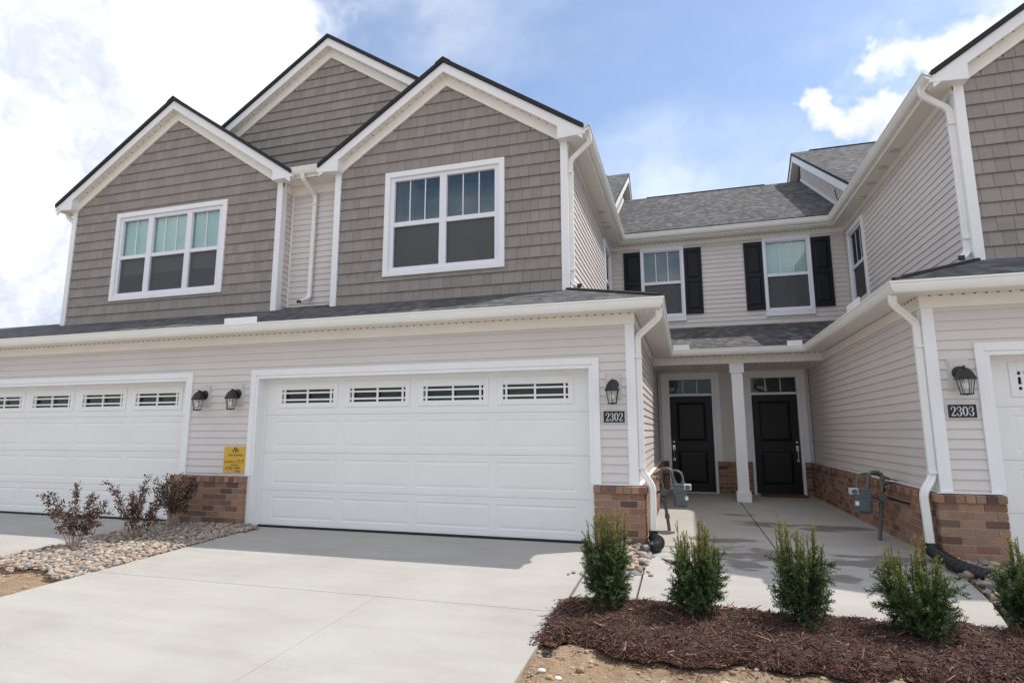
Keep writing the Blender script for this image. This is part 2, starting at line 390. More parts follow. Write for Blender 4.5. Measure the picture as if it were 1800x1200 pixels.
# ---- pieces: the 300 that show largest are objects, the rest one joined part
PIECES = {}
def piece(thing_, kind, parent, mat, corners):
    PIECES.setdefault((thing_.name, kind), []).append((parent, mat, corners))
HEX = [(0, 3, 2, 1), (4, 5, 6, 7), (0, 1, 5, 4), (1, 2, 6, 5), (2, 3, 7, 6), (3, 0, 4, 7)]
def shown(c):
    q = [project(p) for p in c]
    if any(a is None for a in q): return 0.0
    x0 = min(a[0] for a in q); x1 = max(a[0] for a in q); y0 = min(a[1] for a in q); y1 = max(a[1] for a in q)
    if x1 < 0 or x0 > 1800 or y1 < 0 or y0 > 1200: return 0.0
    return min(x1 - x0, 60) * (y1 - y0)
def flush_pieces(limit=295):
    for (tn, kind), lst in PIECES.items():
        lst.sort(key=lambda e: -shown(e[2]))
        rest = {}
        for i, (parent, mat, c) in enumerate(lst):
            if i < limit and shown(c) > 0:
                ctr = sum((Vector(p) for p in c), Vector()) / 8
                mb = MB(); mb.hexa([tuple(Vector(p) - ctr) for p in c]); link(mb.mesh(kind, mat), kind, parent, True, ctr)
            else: rest.setdefault((parent.name, mat), []).append((parent, c))
        for (pn, mat), e in rest.items():
            mb = MB()
            for parent, c in e: mb.hexa(c)
            jm = mat + '_joined' if mat + '_joined' in MATS else mat
            o = link(mb.mesh(kind + '_field', jm), kind + '_field', e[0][0]); o['kind'] = 'stuff'
def spans(u0, u1, z, holes):
    iv = [(u0, u1)]
    for (a, b, c, d) in holes:
        if c < z < d:
            nx = []
            for (p, q) in iv:
                if b <= p or a >= q: nx.append((p, q)); continue
                if a > p: nx.append((p, a))
                if b < q: nx.append((b, q))
            iv = nx
    return [(p, q) for p, q in iv if q - p > .02]
def bands(z, zt, holes):
    c = sorted({z, zt, *[e for h in holes for e in (h[2], h[3]) if z + .004 < e < zt - .004]}); return list(zip(c, c[1:]))
def siding(th, parent, fn, u0, u1, z0, z1, holes=(), lim=None, h=.1016):
    """clapboards; lim(z) gives the (u0, u1) the roof line leaves at height z"""
    z = z0
    while z < z1 - .01:
        zt = min(z + h, z1); off = lambda q: .0175 + (.0035 - .0175) * (q - z) / h
        for (p, q) in bands(z, zt, holes):
            for (a, b) in spans(u0, u1, (p + q) / 2, holes):
                a0, b0, a1, b1 = a, b, a, b
                if lim:
                    la, lb = lim(p); ta, tb = lim(q); a0 = max(a, la); b0 = min(b, lb); a1 = max(a, ta); b1 = min(b, tb)
                    if b0 - a0 < .03: continue
                    if b1 < a1: a1 = b1 = (a1 + b1) / 2
                piece(th, 'siding_board', parent, 'siding', [fn(a0, 0, p), fn(b0, 0, p), fn(b0, off(p), p), fn(a0, off(p), p), fn(a1, 0, q), fn(b1, 0, q), fn(b1, off(q), q), fn(a1, off(q), q)])
        z = zt
def shakes(th, parent, fn, u0, u1, z0, z1, holes=(), lim=None, h=.183, seed=1):
    r = random.Random(seed); z = z0
    while z < z1 - .02:
        zt = min(z + h, z1); off = lambda q: .026 + (.006 - .026) * (q - z) / h
        st = r.uniform(0, .2); ws = [r.choice([.115, .135, .15, .165, .18, .2, .215]) for _ in range(80)]; es = [r.uniform(-.002, .003) for _ in range(80)]
        for (p, q) in bands(z, zt, holes):
            zm = (p + q) / 2
            for (a, b) in spans(u0, u1, zm, holes):
                (la, lb), (ta, tb) = (lim(p), lim(q)) if lim else ((a, b), (a, b))
                if lim and lb - la < .04: continue
                u = u0 - st
                for w, e in zip(ws, es):
                    if u > b: break
                    s, t = max(u, a), min(u + w - .0035, b); u += w
                    if t - s < .012 or t <= la or s >= lb: continue
                    s0, t0, s1, t1 = max(s, la), min(t, lb), max(s, ta), min(t, tb)
                    if t1 < s1: s1 = t1 = min(max((s1 + t1) / 2, s0), t0)
                    piece(th, 'shake', parent, 'shake', [fn(s0, 0, p), fn(t0, 0, p), fn(t0, off(p) + e, p), fn(s0, off(p) + e, p), fn(s1, 0, q), fn(t1, 0, q), fn(t1, off(q), q), fn(s1, off(q), q)])
        z = zt
def bricks(th, parent, fn, u0, u1, z0, n, h=.083, seed=3, d0=.0, bw=.203, cap=True, capz=None, ends=(0, 0)):
    r = random.Random(seed); g = .0062
    for k in range(n):
        z = z0 + k * h; u = u0 - (bw / 2 if k % 2 else 0)
        while u < u1 - .01:
            p, q = max(u, u0), min(u + bw, u1)
            if q - p > .025:
                e = r.uniform(-.0015, .002)
                piece(th, 'brick', parent, 'brick', [fn(p + g, d0 - .088, z + g), fn(q - g, d0 - .088, z + g), fn(q - g, d0 + .006 + e, z + g), fn(p + g, d0 + .006 + e, z + g),
                                                      fn(p + g, d0 - .088, z + h - g), fn(q - g, d0 - .088, z + h - g), fn(q - g, d0 + .006 + e, z + h - g), fn(p + g, d0 + .006 + e, z + h - g)])
            u += bw
    if cap:
        z = z0 + n * h; u = u0 - ends[0]
        while u < u1 + ends[1] - .01:
            q = min(u + .081, u1 + ends[1]); e = r.uniform(-.002, .003)
            piece(th, 'brick', parent, 'brick', [fn(u + g * .7, -.02, z + .004), fn(q - g * .7, -.02, z + .004), fn(q - g * .7, d0 + .022 + e, z + .004), fn(u + g * .7, d0 + .022 + e, z + .004),
                                                  fn(u + g * .7, -.02, z + .098), fn(q - g * .7, -.02, z + .098), fn(q - g * .7, d0 + .022 + e, z + .082), fn(u + g * .7, d0 + .022 + e, z + .082)])
            u += .081
def slab_with_holes(mb, u0, u1, z0, z1, d0, d1, holes):
    us = sorted({u0, u1, *[min(max(h[i], u0), u1) for h in holes for i in (0, 1)]}); zs = sorted({z0, z1, *[min(max(h[i], z0), z1) for h in holes for i in (2, 3)]})
    for a, b in zip(us, us[1:]):
        for c, d in zip(zs, zs[1:]):
            um, zm = (a + b) / 2, (c + d) / 2
            if b - a < 1e-4 or d - c < 1e-4 or any(h[0] < um < h[1] and h[2] < zm < h[3] for h in holes): continue
            mb.box(a, b, d0, d1, c, d)
    return mb
GPROF = [(0, 0), (0, -.018), (-.012, -.032), (-.016, -.062), (-.034, -.098), (-.05, -.115), (-.125, -.115), (-.125, -.006), (-.117, -.006), (-.117, -.05), (-.012, -.05), (-.012, 0)]
def sweep_xy(path, z, prof, seg, side=1):
    """profile (outward, height) along a plan path, mitred; seg = (first, last) segments kept"""
    P = [Vector((p[0], p[1], 0)) for p in path]; N = []
    for a, b in zip(P, P[1:]):
        t = (b - a).normalized(); N.append(Vector((t.y, -t.x, 0)) * side)
    offs = []
    for i in range(len(P)):
        if i == 0: n = N[0]
        elif i == len(P) - 1: n = N[-1]
        else:
            n = N[i - 1] + N[i]; n = n / n.dot(N[i])
        offs.append(n)
    mb = MB(); k = len(prof); vs = []; fs = []
    for i in range(seg[0], seg[1] + 2):
        for (o, h) in prof: q = P[i] + offs[i] * o; vs.append((q.x, q.y, z + h))
    for j in range(seg[1] - seg[0] + 1):
        for i in range(k): fs.append((j * k + i, j * k + (i + 1) % k, (j + 1) * k + (i + 1) % k, (j + 1) * k + i))
    fs.append(tuple(range(k))); L = (seg[1] - seg[0] + 1) * k; fs.append(tuple(L + i for i in range(k))[::-1])
    mb.add(vs, fs); return mb
def roof_planes(name, parent, polys, thick=.05, mat='roof_shingle', edge='roof_dark_edge'):
    """each polygon: list of 3-d points, first edge = eave; UV in metres along and up the slope"""
    me = bpy.data.meshes.new(name); v = []; f = []; mi = []; uvs = []
    for poly in polys:
        q = [Vector(p) for p in poly]; n = (q[1] - q[0]).cross(q[2] - q[0]).normalized()
        if n.z < 0: n = -n
        ue = (q[1] - q[0]).normalized(); ve = n.cross(ue)
        b = len(v); k = len(q)
        v += [tuple(p) for p in q] + [tuple(p - Vector((0, 0, thick))) for p in q]
        f.append(tuple(range(b, b + k))); mi.append(0); uvs.append([(p.dot(ue), p.dot(ve)) for p in q])
        f.append(tuple(range(b + 2 * k - 1, b + k - 1, -1))); mi.append(1); uvs.append([(0, 0)] * k)
        for i in range(k):
            j = (i + 1) % k; f.append((b + i, b + k + i, b + k + j, b + j)); mi.append(1); uvs.append([(0, 0)] * 4)
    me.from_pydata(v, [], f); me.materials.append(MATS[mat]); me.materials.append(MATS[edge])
    lay = me.uv_layers.new(name='UVMap'); i = 0
    for p, m_, u in zip(me.polygons, mi, uvs):
        p.material_index = m_
        for c in u: lay.data[i].uv = c; i += 1
    return link(me, name, parent)
def downspout(parent, pts, fn=IDENT, name='downspout', w=.074, d=.056, dirs=(0, 1, 0), straps=()):
    p = [Vector(fn(*q)) for q in pts]
    # round the bends
    out = [p[0]]
    for a, b, c in zip(p, p[1:], p[2:]):
        ta = (a - b).normalized(); tc_ = (c - b).normalized(); r = min(.06, (a - b).length * .45, (c - b).length * .45)
        for s in (0, .25, .5, .75, 1): out.append((b + ta * r) * (1 - s) ** 2 + b * 2 * s * (1 - s) + (b + tc_ * r) * s * s)
    out.append(p[-1])
    sec = []
    hw, hd, ch = w / 2, d / 2, .008
    for (x, y) in [(-hd + ch, -hw), (-hd * .3, -hw), (-hd * .2, -hw + .004), (hd * .2, -hw + .004), (hd * .3, -hw), (hd - ch, -hw), (hd, -hw + ch), (hd, -hw * .45), (hd - .004, -hw * .35), (hd - .004, hw * .35), (hd, hw * .45), (hd, hw - ch),
                   (hd - ch, hw), (hd * .3, hw), (hd * .2, hw - .004), (-hd * .2, hw - .004), (-hd * .3, hw), (-hd + ch, hw), (-hd, hw - ch), (-hd, hw * .45), (-hd + .004, hw * .35), (-hd + .004, -hw * .35), (-hd, -hw * .45), (-hd, -hw + ch)]: sec.append((x, y))
    o = MB().tube(out, 1, sec=sec, up=dirs).build(name, 'gutter_white', parent, smooth=True, angle=50)
    for (q, hx, hy) in straps:
        c = Vector(fn(*q)); MB().box(c.x - hx, c.x + hx, c.y - hy, c.y + hy, c.z - .012, c.z + .012).build('strap', 'gutter_white', o)
    return o
def window(th, fn, u0, u1, z0, z1, units, rail, glass_z, cas=.09, casing_mat='white_trim', muntins=None, blind=(), head=None, sill=None, screen=True, room=True, name='window'):
    """u0..z1 outer casing; units = glass spans; rail = (z low, z high) of the meeting rail; glass_z = (bottom, top)"""
    mb = MB(fn); mb.frame(u0, u1, z0, z1, cas, -.01, .044, wt=head or cas)
    o = mb.build(name, casing_mat, th, bevel=.004)
    if sill: MB(fn).box(u0 - .005, u1 + .005, -.01, .05, z0 - sill, z0 - .003).build('sill', casing_mat, o, bevel=.004)
    fr = MB(fn); a0, a1 = u0 + cas, u1 - cas; gb, gt = glass_z; zt = z1 - (head or cas)
    edges = [a0] + [x for u in units for x in u] + [a1]
    for i in range(0, len(edges), 2): fr.box(edges[i], edges[i + 1], -.05, .016, z0 + cas, zt)
    for (a, b) in units: fr.box(a, b, -.05, .016, gt, zt); fr.box(a, b, -.05, .016, z0 + cas, gb); fr.box(a, b, -.06, .010, rail[0], rail[1])
    fr.build('frame', 'vinyl_frame', o, bevel=.003)
    for i, (a, b) in enumerate(units):
        MB(fn).box(a, b, -.036, -.030, rail[1], gt).build('pane', 'glass', o)
        MB(fn).box(a, b, -.050, -.044, gb, rail[0]).build('pane', 'glass', o)
        if screen: MB(fn).box(a, b, -.022, -.021, gb, rail[0]).build('insect_screen', 'insect_screen', o)
        k = muntins[i] if muntins else 2
        for j in range(k):
            x = a + (b - a) * (j + 1) / (k + 1); MB(fn).box(x - .008, x + .008, -.029, -.020, rail[1], gt).build('muntin', 'vinyl_frame', o)
        if i < len(blind) and blind[i]:
            bm_ = MB(fn); zb = gt + .03
            while zb > blind[i]: bm_.hexa([(a - .03, -.088, zb - .026), (b + .03, -.088, zb - .026), (b + .03, -.084, zb - .026), (a - .03, -.084, zb - .026), (a - .03, -.080, zb), (b + .03, -.080, zb), (b + .03, -.076, zb), (a - .03, -.076, zb)]); zb -= .0255
            bm_.build('blind', 'blind_white', o)
    if room: MB(fn).box(a0 - .02, a1 + .02, -.62, -.6, z0 + .05, zt + .05).build('room_back', 'room_wall', o)
    return o
# ------------------------------------------------------------------ ground levels
def drive_z(y): return -.02 + .031 * min(y, 0)
def walk_z(y): return 0.0 if y > -.15 else .035 * (y + .15)

# ------------------------------------------------------------------ the townhouses
BT, FB, FT = .659, 2.567, 2.702          # brick top, frieze bottom, soffit
GX, GY, GZ = .402, -.408, 2.802          # lip of the lower gutter
PY = 4.192                                # lip of the porch gutter
UX, UGX, UGZ, YU, YB, UBY = -.959, -.575, 5.74, 1.0, 6.298, 5.918
LG = [(-13.2, GY), (GX, GY), (GX, PY), (2 * AXIS - GX, PY), (2 * AXIS - GX, GY), (9.6, GY)]
UG = [(UGX, .82), (UGX, UBY), (2 * AXIS - UGX, UBY), (2 * AXIS - UGX, .82)]
ES, EZ = .363, 2.815
def sk(x, y, d): return (x, y, EZ + ES * d)
house_l = thing('townhouse', 'grey shake townhouse block with twin front gables and two white garage doors', 'townhouse', (-5.5, 4, 0))
house_r = thing('townhouse', 'townhouse block numbered 2303 at the right edge, with brown shake gable and brick base', 'townhouse', (6.0, 4, 0))
house_m = thing('townhouse', 'recessed entry block with two black front doors and navy shuttered windows above', 'townhouse', (AXIS, 7, 0))

def garage_door(th, fn, x0, x1):
    c0 = (x0 + x1) / 2; w = x1 - x0
    base = MB(fn); base.box(x0 - .06, x1 + .06, -.24, -.215, -.03, 2.09)
    door = base.build('garage_door', 'door_white', th)
    zs = [-.02, .462, .986, 1.526, 2.09]
    cols = [c0 + (i - 1.5) * 1.128 for i in range(4)]
    for r in range(4):
        za, zb = zs[r] + .0015, zs[r + 1] - .0015; last = r == 3
        if not last: rects = [(c - .515, c + .515, za + .085, zb - .085) for c in cols]
        else: rects = [(c - .50, c + .50, 1.625, 1.985) for c in cols]
        p = MB(fn); slab_with_holes(p, x0 - .05, x1 + .05, za, zb, -.215, -.15, rects)
        for (a, b, c, d) in rects:
            if last:
                slab_with_holes(p, a, b, c, d, -.215, -.158, [(a + .07, b - .07, c + .07, d - .10)]); 
            else:
                i = .016; j = .05
                o4 = [(a, c), (b, c), (b, d), (a, d)]; i4 = [(a + i, c + i), (b - i, c + i), (b - i, d - i), (a + i, d - i)]; k4 = [(a + j, c + j), (b - j, c + j), (b - j, d - j), (a + j, d - j)]
                vs = [(u, -.151, z) for u, z in o4] + [(u, -.1565, z) for u, z in i4] + [(u, -.1515, z) for u, z in k4]
                fs = [(q, (q + 1) % 4, 4 + (q + 1) % 4, 4 + q) for q in range(4)] + [(4 + q, 4 + (q + 1) % 4, 8 + (q + 1) % 4, 8 + q) for q in range(4)] + [(8, 9, 10, 11)]
                p.add(vs, fs)
        # shallow ribs above and below each row, as pressed into the steel
        for zz in (za + .03, zb - .03): p.box(x0 - .05, x1 + .05, -.1505, -.148, zz - .004, zz + .004)
        p.build('panel', 'door_white', door)
        if last:
            for (a, b, c, d) in rects:
                f = MB(fn); f.frame(a, b, c, d, .07, -.158, -.138, wt=.10, wb=.07)
                a1, b1, c1, d1 = a + .07, b - .07, c + .07, d - .10
                fo = f.build('window_frame', 'door_white', door, bevel=.004)
                g = MB(fn)
                for u in (a1 + .045, (a1 + b1) / 2, b1 - .045): g.box(u - .013, u + .013, -.165, -.146, c1, d1)
                us = [a1, a1 + .032, a1 + .058, (a1 + b1) / 2 - .013, (a1 + b1) / 2 + .013, b1 - .058, b1 - .032, b1]
                for z in (c1 + .045, d1 - .045):
                    for q in range(0, 8, 2): g.box(us[q], us[q + 1], -.165, -.146, z - .012, z + .012)
                g.build('window_grille', 'door_white', door)
                MB(fn).box(a1 - .01, b1 + .01, -.19, -.184, c1 - .01, d1 + .01).build('pane', 'glass_plain', door)
                MB(fn).box(a1 - .02, b1 + .02, -.212, -.208, c1 - .02, d1 + .02).build('dark_garage_sheet', 'rubber', door)  # black sheet behind the glass, painting the unlit garage interior dark
    MB(fn).box(x0, x1, -.185, -.135, -.056, -.019).build('bottom_seal', 'rubber', door)
    # surround
    ca = MB(fn); a, b = x0 - .129, x1 + .129
    ca.box(a, x0 - .042, -.01, .034, BT + .002, 2.176); ca.box(x1 + .042, b, -.01, .034, BT + .002, 2.176); ca.box(x0 - .042, x1 + .042, -.01, .034, 2.09, 2.176)
    ca.box(x0 - .042, x0, -.01, .024, BT + .002, 2.09); ca.box(x1, x1 + .042, -.01, .024, BT + .002, 2.09); ca.box(x0, x1, -.01, .024, 2.045, 2.09)
    ca.build('garage_casing', 'white_trim', th, bevel=.004)
    j = MB(fn); j.box(x0 - .09, x0 - .0015, -.17, .0, -.05, 2.05); j.box(x1 + .0015, x1 + .09, -.17, .0, -.05, 2.05); j.box(x0 - .0015, x1 + .0015, -.17, -.012, 2.0465, 2.12)
    j.box(x0 - .09, x0 - .002, .0, .02, -.05, BT); j.box(x1 + .002, x1 + .09, .0, .02, -.05, BT)
    st = .012
    j.box(x0 - .0015, x0 + .03, -.149, -.137, -.03, 2.0465); j.box(x1 - .03, x1 + .0015, -.149, -.137, -.03, 2.0465); j.box(x0 + .03, x1 - .03, -.149, -.137, 2.02, 2.0465)
    j.build('garage_jamb', 'white_trim', th)

def brick_base(th, fn, u0, u1, fnside=None, seed=1, dep=.09, ends=(0, 0)):
    w = MB(fn).box(u0 + .012, u1 - .012, .0, dep - .0005, -.12, BT - .088).box(u0 + .006, u1 - .006, 0, dep + .012, BT - .086, BT - .012).build('brick_base', 'mortar', th)
    fl = lambda u, d, z: fn(u, d + dep, z)
    def capfn(u, d, z): return fn(u, d + dep, z)
    r = random.Random(seed); h = .0805
    bricks(th, w, fl, u0, u1, BT - .085 - 7 * h, 7, h=h, seed=seed, cap=False)
    u = u0 - ends[0]; z = BT - .085; n = max(1, round((u1 + ends[1] - u) / .082)); s = (u1 + ends[1] - u) / n
    for i in range(n):
        p, q = u + i * s + .004, u + (i + 1) * s - .004; e = r.uniform(-.002, .003)
        piece(th, 'brick', w, 'brick', [fn(p, .0, z + .003), fn(q, .0, z + .003), fn(q, dep + .026 + e, z + .003), fn(p, dep + .026 + e, z + .003), fn(p, .0, BT - .001), fn(q, .0, BT - .001), fn(q, dep + .026 + e, BT - .012), fn(p, dep + .026 + e, BT - .012)])
    return w

def bay(th, T, xl, xr, ax, az, half, right_trim=True, left_trim=True, win=None, seed=1, yback=7.0, clip=None):
    fn = T(front(YU))
    zr = lambda x, top: top - .667 * abs(x - ax)
    tw = az - .222                                    # underside of the rake
    hole = win['hole']
    wm = MB(fn); slab_with_holes(wm, xl, xr, 3.2, 5.6, -.12, 0, [hole])
    wm.prism([(xl, 5.6), (xr, 5.6), (xr, zr(xr, tw)), (ax, tw), (xl, zr(xl, tw))], lambda u, z: (u, 0, z), lambda u, z: (u, -.12, z))
    wall = wm.build('gable_wall', 'interior_dark', th)
    fb = tw - .175
    shakes(th, wall, fn, xl + .085, xr - .085, 3.28, fb, [(hole[0] - .04, hole[1] + .04, hole[2] - .04, hole[3] + .04)], lambda z: (ax - (fb - z) / .667 - .14, ax + (fb - z) / .667 + .14), seed=seed)
    for s, x in ((1, xr), (-1, xl)):
        a, b = (x - .09, x + .02) if s > 0 else (x - .02, x + .09)
        MB(fn).box(a, b, 0, .042, 3.2, 5.565).box(min(x, x + s * .02), max(x, x + s * .02), -.09, 0, 3.2, 5.565).build('corner_trim', 'white_trim', th, bevel=.003)
    # frieze, rake soffit, fascia in two mitred halves
    for nm, mat, top, ht, d0, d1 in (('rake_frieze', 'cream_trim', tw, .175, 0, .044), ('rake_fascia', 'white_trim', az - .072, .158, .15, .172)):
        for s in (-1, 1):
            e = (xr + .02 - ax if s > 0 else ax - xl + .02) if nm == 'rake_frieze' else half - .02
            xe = ax + s * e
            MB(fn).prism([(ax, top), (ax, top - ht), (xe, zr(xe, top - ht)), (xe, zr(xe, top))], lambda u, z: (u, d0, z), lambda u, z: (u, d1, z)).build(nm, mat, th, bevel=.003)
    for s in (-1, 1):
        xe = ax + s * (half - .1)
        MB(fn).prism([(ax, tw + .012), (ax, tw), (xe, zr(xe, tw)), (xe, zr(xe, tw + .012))], lambda u, z: (u, -.02, z), lambda u, z: (u, .15, z)).build('rake_soffit', 'soffit_x', th)
        # little vent slots
        vm = MB(fn); t = .25
        while t < half - .5:
            x = ax + s * t; zz = zr(x, tw)
            vm.box(x - .011, x + .011, .075, .081, zz - .0085, zz - .0005); t += .13
        o = vm.build('soffit_vent', 'vent_hole', th); o['kind'] = 'stuff'
        # boxed eave return
        x0 = (xr if s > 0 else xl) - s * .105; x1 = ax + s * (half + .02)
        MB(fn).prism([(x0, 5.56), (x1, 5.585), (x1, zr(x1, az - .075)), (x0, zr(x0, az - .075))], lambda u, z: (u, -.0, z), lambda u, z: (u, .178, z)).build('eave_return', 'white_trim', th, bevel=.004)
    # roof
    P = lambda x, y, z: T(IDENT)(x, y, z)
    ze = az - .667 * half
    polys = [[P(ax - half, .795, ze), P(ax - half, yback, ze), P(ax, yback, az), P(ax, .795, az)], [P(ax + half, yback, ze), P(ax + half, .795, ze), P(ax, .795, az), P(ax, yback, az)]]
    ro = roof_planes('gable_roof', th, polys, .068)
    rg = MB(T(IDENT)); yy = .79
    while yy < yback - .3:
        rg.hexa([(ax - .13, yy, az - .092), (ax, yy, az - .004), (ax, yy + .3, az - .004), (ax - .13, yy + .3, az - .092), (ax - .13, yy, az - .074), (ax, yy, az + .016), (ax, yy + .3, az + .008), (ax - .13, yy + .3, az - .08)])
        rg.hexa([(ax + .13, yy, az - .092), (ax, yy, az - .004), (ax, yy + .3, az - .004), (ax + .13, yy + .3, az - .092), (ax + .13, yy, az - .074), (ax, yy, az + .016), (ax, yy + .3, az + .008), (ax + .13, yy + .3, az - .08)]); yy += .28
    rg.build('ridge_cap', 'roof_dark_edge', ro)
    MB(fn).box(xl + .03, xr - .03, -yback + 1.6, -.64, 3.2, 5.62).build('inner_core', 'interior_dark', th)  # unseen solid core, added to block light leaks
    window(th, fn, **win['spec'])
    return ro

def block(th, T, far, doors, seed):
    f0 = T(front(0)); e0 = T(east(0)); P = T(IDENT)
    holes = [(a - .092, b + .092, -.2, 2.125) for a, b in doors]
    w = slab_with_holes(MB(f0), far, -.001, -.12, FT, -.2, 0, holes).build('front_wall', 'interior_dark', th)
    siding(th, w, f0, far, -.085, .594, FB, [(a - .10, b + .10, -1, 2.15) for a, b in doors])
    sw = MB(e0).box(.2, 6.2, -.2, 0, -.12, FT).build('side_wall', 'interior_dark', th)
    siding(th, sw, e0, .085, 6.09, .594, FB)
    MB(P).box(-.088, .024, -.026, 0, BT + .012, FB).box(0, .024, 0, .088, BT + .012, FB).build('corner_trim', 'white_trim', th, bevel=.003)
    # starter sill on the brick
    MB(f0).box(-.50, .06, .0, .06, BT + .0005, BT + .0115).build('brick_flashing', 'white_trim', th)
    MB(e0).box(.0, 6.07, .0, .06, BT + .001, BT + .0105).build('brick_flashing', 'cream_trim', th)
    MB(P).box(far, .034, -.034, 0, FB, FT).box(0, .034, 0, 6.07, FB, FT).build('frieze_board', 'cream_trim', th, bevel=.003)
    MB(P).box(far, .29, -.29, 0, FT, FT + .012).build('soffit', 'soffit_x', th)
    MB(P).box(0, .29, 0, 4.32, FT + .0005, FT + .0125).build('soffit', 'soffit_y', th)
    MB(P).box(far, .277, -.285, -.262, FT - .012, 2.80).box(.262, .2775, -.262, 4.31, FT - .012, 2.80).build('fascia', 'cream_trim', th)
    vm = MB(P); x = far
    while x < 0: vm.box(x, x + .02, -.041, -.033, FT - .010, FT + .001); x += .102
    y = .05
    while y < 4.3: vm.box(.033, .041, y, y + .02, FT - .010, FT + .001); y += .102
    vm.build('soffit_vent', 'vent_hole', th)['kind'] = 'stuff'
    # skirt roof
    q = 1.65
    roof_planes('skirt_roof', th, [[P(*sk(far, -.363, 0)), P(*sk(.357, -.363, 0)), P(*sk(.357 - q, -.363 + q, q)), P(*sk(far, -.363 + q, q))],
                                   [P(*sk(.357, -.363, 0)), P(*sk(.357, 4.237, 0)), P(*sk(.357 - q, 4.237 + q, q)), P(*sk(.357 - q, -.363 + q, q))]], .03)
    MB(P).tube([(.345, -.351, EZ + .012), (.357 - q, -.363 + q, EZ + ES * q + .006)], .026, 6).build('hip_cap', 'roof_dark_edge', th)
    MB(P).box(far, .36, -.385, -.362, EZ - .03, EZ - .004).box(.357, .381, -.362, 4.2, EZ - .031, EZ - .005).build('drip_edge', 'drip_black', th)
    # core that keeps daylight out
    MB(P).box(far, -.2, 1.3, 11, -.1, 2.75).build('inner_core', 'interior_dark', th)
    # upper side wall over the court
    eu = T(east(UX)); hs = (5.0, 6.1, 3.75, 5.37)
    uw = slab_with_holes(MB(eu), YU + .12, YB + .1, 3.1, 5.6, -.15, 0, [(5.08, 6.02, 3.83, 5.30)]).build('upper_side_wall', 'interior_dark', th)
    siding(th, uw, eu, YU + .085, YB - .03, 3.245, 5.475, [(5.03, 6.07, 3.78, 5.35)])
    window(th, eu, 5.0, 6.1, 3.75, 5.375, [(5.13, 5.97)], (4.53, 4.60), (3.88, 5.25), cas=.08, blind=(), muntins=[2])
    MB(eu).box(YU, YB - .03, 0, .034, 5.475, 5.572).build('frieze_board', 'cream_trim', th, bevel=.003)
    MB(P).box(UX, UX + .275, YU, YB - .05, 5.572, 5.584).build('soffit', 'soffit_y', th)
    MB(P).box(UX + .258, UX + .2745, .85, YB - .1, 5.56, 5.72).build('fascia', 'cream_trim', th)
    # tall roof with its end gable over the court roof
    ry, rz, ey = 10.05, 9.1, 4.5; sl = .6; xe = -.74
    fx = -8.6 if far < -8 else -6.6
    roof_planes('main_roof', th, [[P(fx, ey, rz - sl * (ry - ey)), P(xe, ey, rz - sl * (ry - ey)), P(xe, ry, rz), P(fx, ry, rz)], [P(xe, 15, rz - sl * (15 - ry)), P(fx, 15, rz - sl * (15 - ry)), P(fx, ry, rz), P(xe, ry, rz)]], .07)
    rc = MB(P); x = fx
    while x < xe - .75: rc.box(x, x + .29, ry - .06, ry + .06, rz - .04, rz + .006); x += .3
    rc.build('ridge_cap', 'roof_dark_edge', th)
    rk = lambda y, t: rz - t - sl * abs(y - ry)
    ex = T(east(0))
    for s in (-1, 1):
        ye = ry + s * 5.5
        MB(P).prism([(ry, rk(ry, .075)), (ye, rk(ye, .075)), (ye, rk(ye, .27)), (ry, rk(ry, .27))], lambda y, z: (xe - .04, y, z), lambda y, z: (xe - .018, y, z)).build('rake_fascia', 'white_trim', th)
        MB(P).prism([(ry, rk(ry, .25)), (ye, rk(ye, .25)), (ye, rk(ye, .265)), (ry, rk(ry, .265))], lambda y, z: (UX, y, z), lambda y, z: (xe - .04, y, z)).build('rake_soffit', 'cream_trim', th)
    gw = MB(eu).prism([(4.6, 5.6), (15, 5.6), (15, rk(15, .26)), (ry, rk(ry, .26)), (4.6, rk(4.6, .26))], lambda y, z: (y, -.1, z), lambda y, z: (y, 0, z)).build('end_gable_wall', 'interior_dark', th)
    siding(th, gw, eu, 4.7, 10.05, 5.8, rk(ry, .26), lim=lambda z: (ry - (rk(ry, .26) - z) / sl, ry))
    zz = lambda y: 5.78 + .6 * (y - 5.95)
    MB(eu).prism([(5.95, zz(5.95) - .02), (10.05, zz(10.05) - .02), (10.05, zz(10.05) + .06), (5.95, zz(5.95) + .06)], lambda y, z: (y, 0, z), lambda y, z: (y, .03, z)).build('step_flashing', 'white_trim', th)
    return sw

TL = lambda fn: fn
TR = mir
block(house_l, TL, -13.2, [(-5.36, -.54), (-11.5, -6.68)], 11)
block(house_r, TR, -6.3, [(-5.36, -.54)], 12)
garage_door(house_l, front(0), -5.36, -.54); garage_door(house_l, front(0), -11.5, -6.68); garage_door(house_r, mir(front(0)), -5.36, -.54)
# brick piers and side walls
brick_base(house_l, front(0), -6.745, -5.44, seed=21)
brick_base(house_l, front(0), -.50, .088, seed=22, ends=(0, .026)); brick_base(house_l, east(0), .0, 6.07, seed=23)
brick_base(house_r, mir(front(0)), -.50, .088, seed=24, ends=(0, .026)); brick_base(house_r, mir(east(0)), .0, 6.07, seed=25)
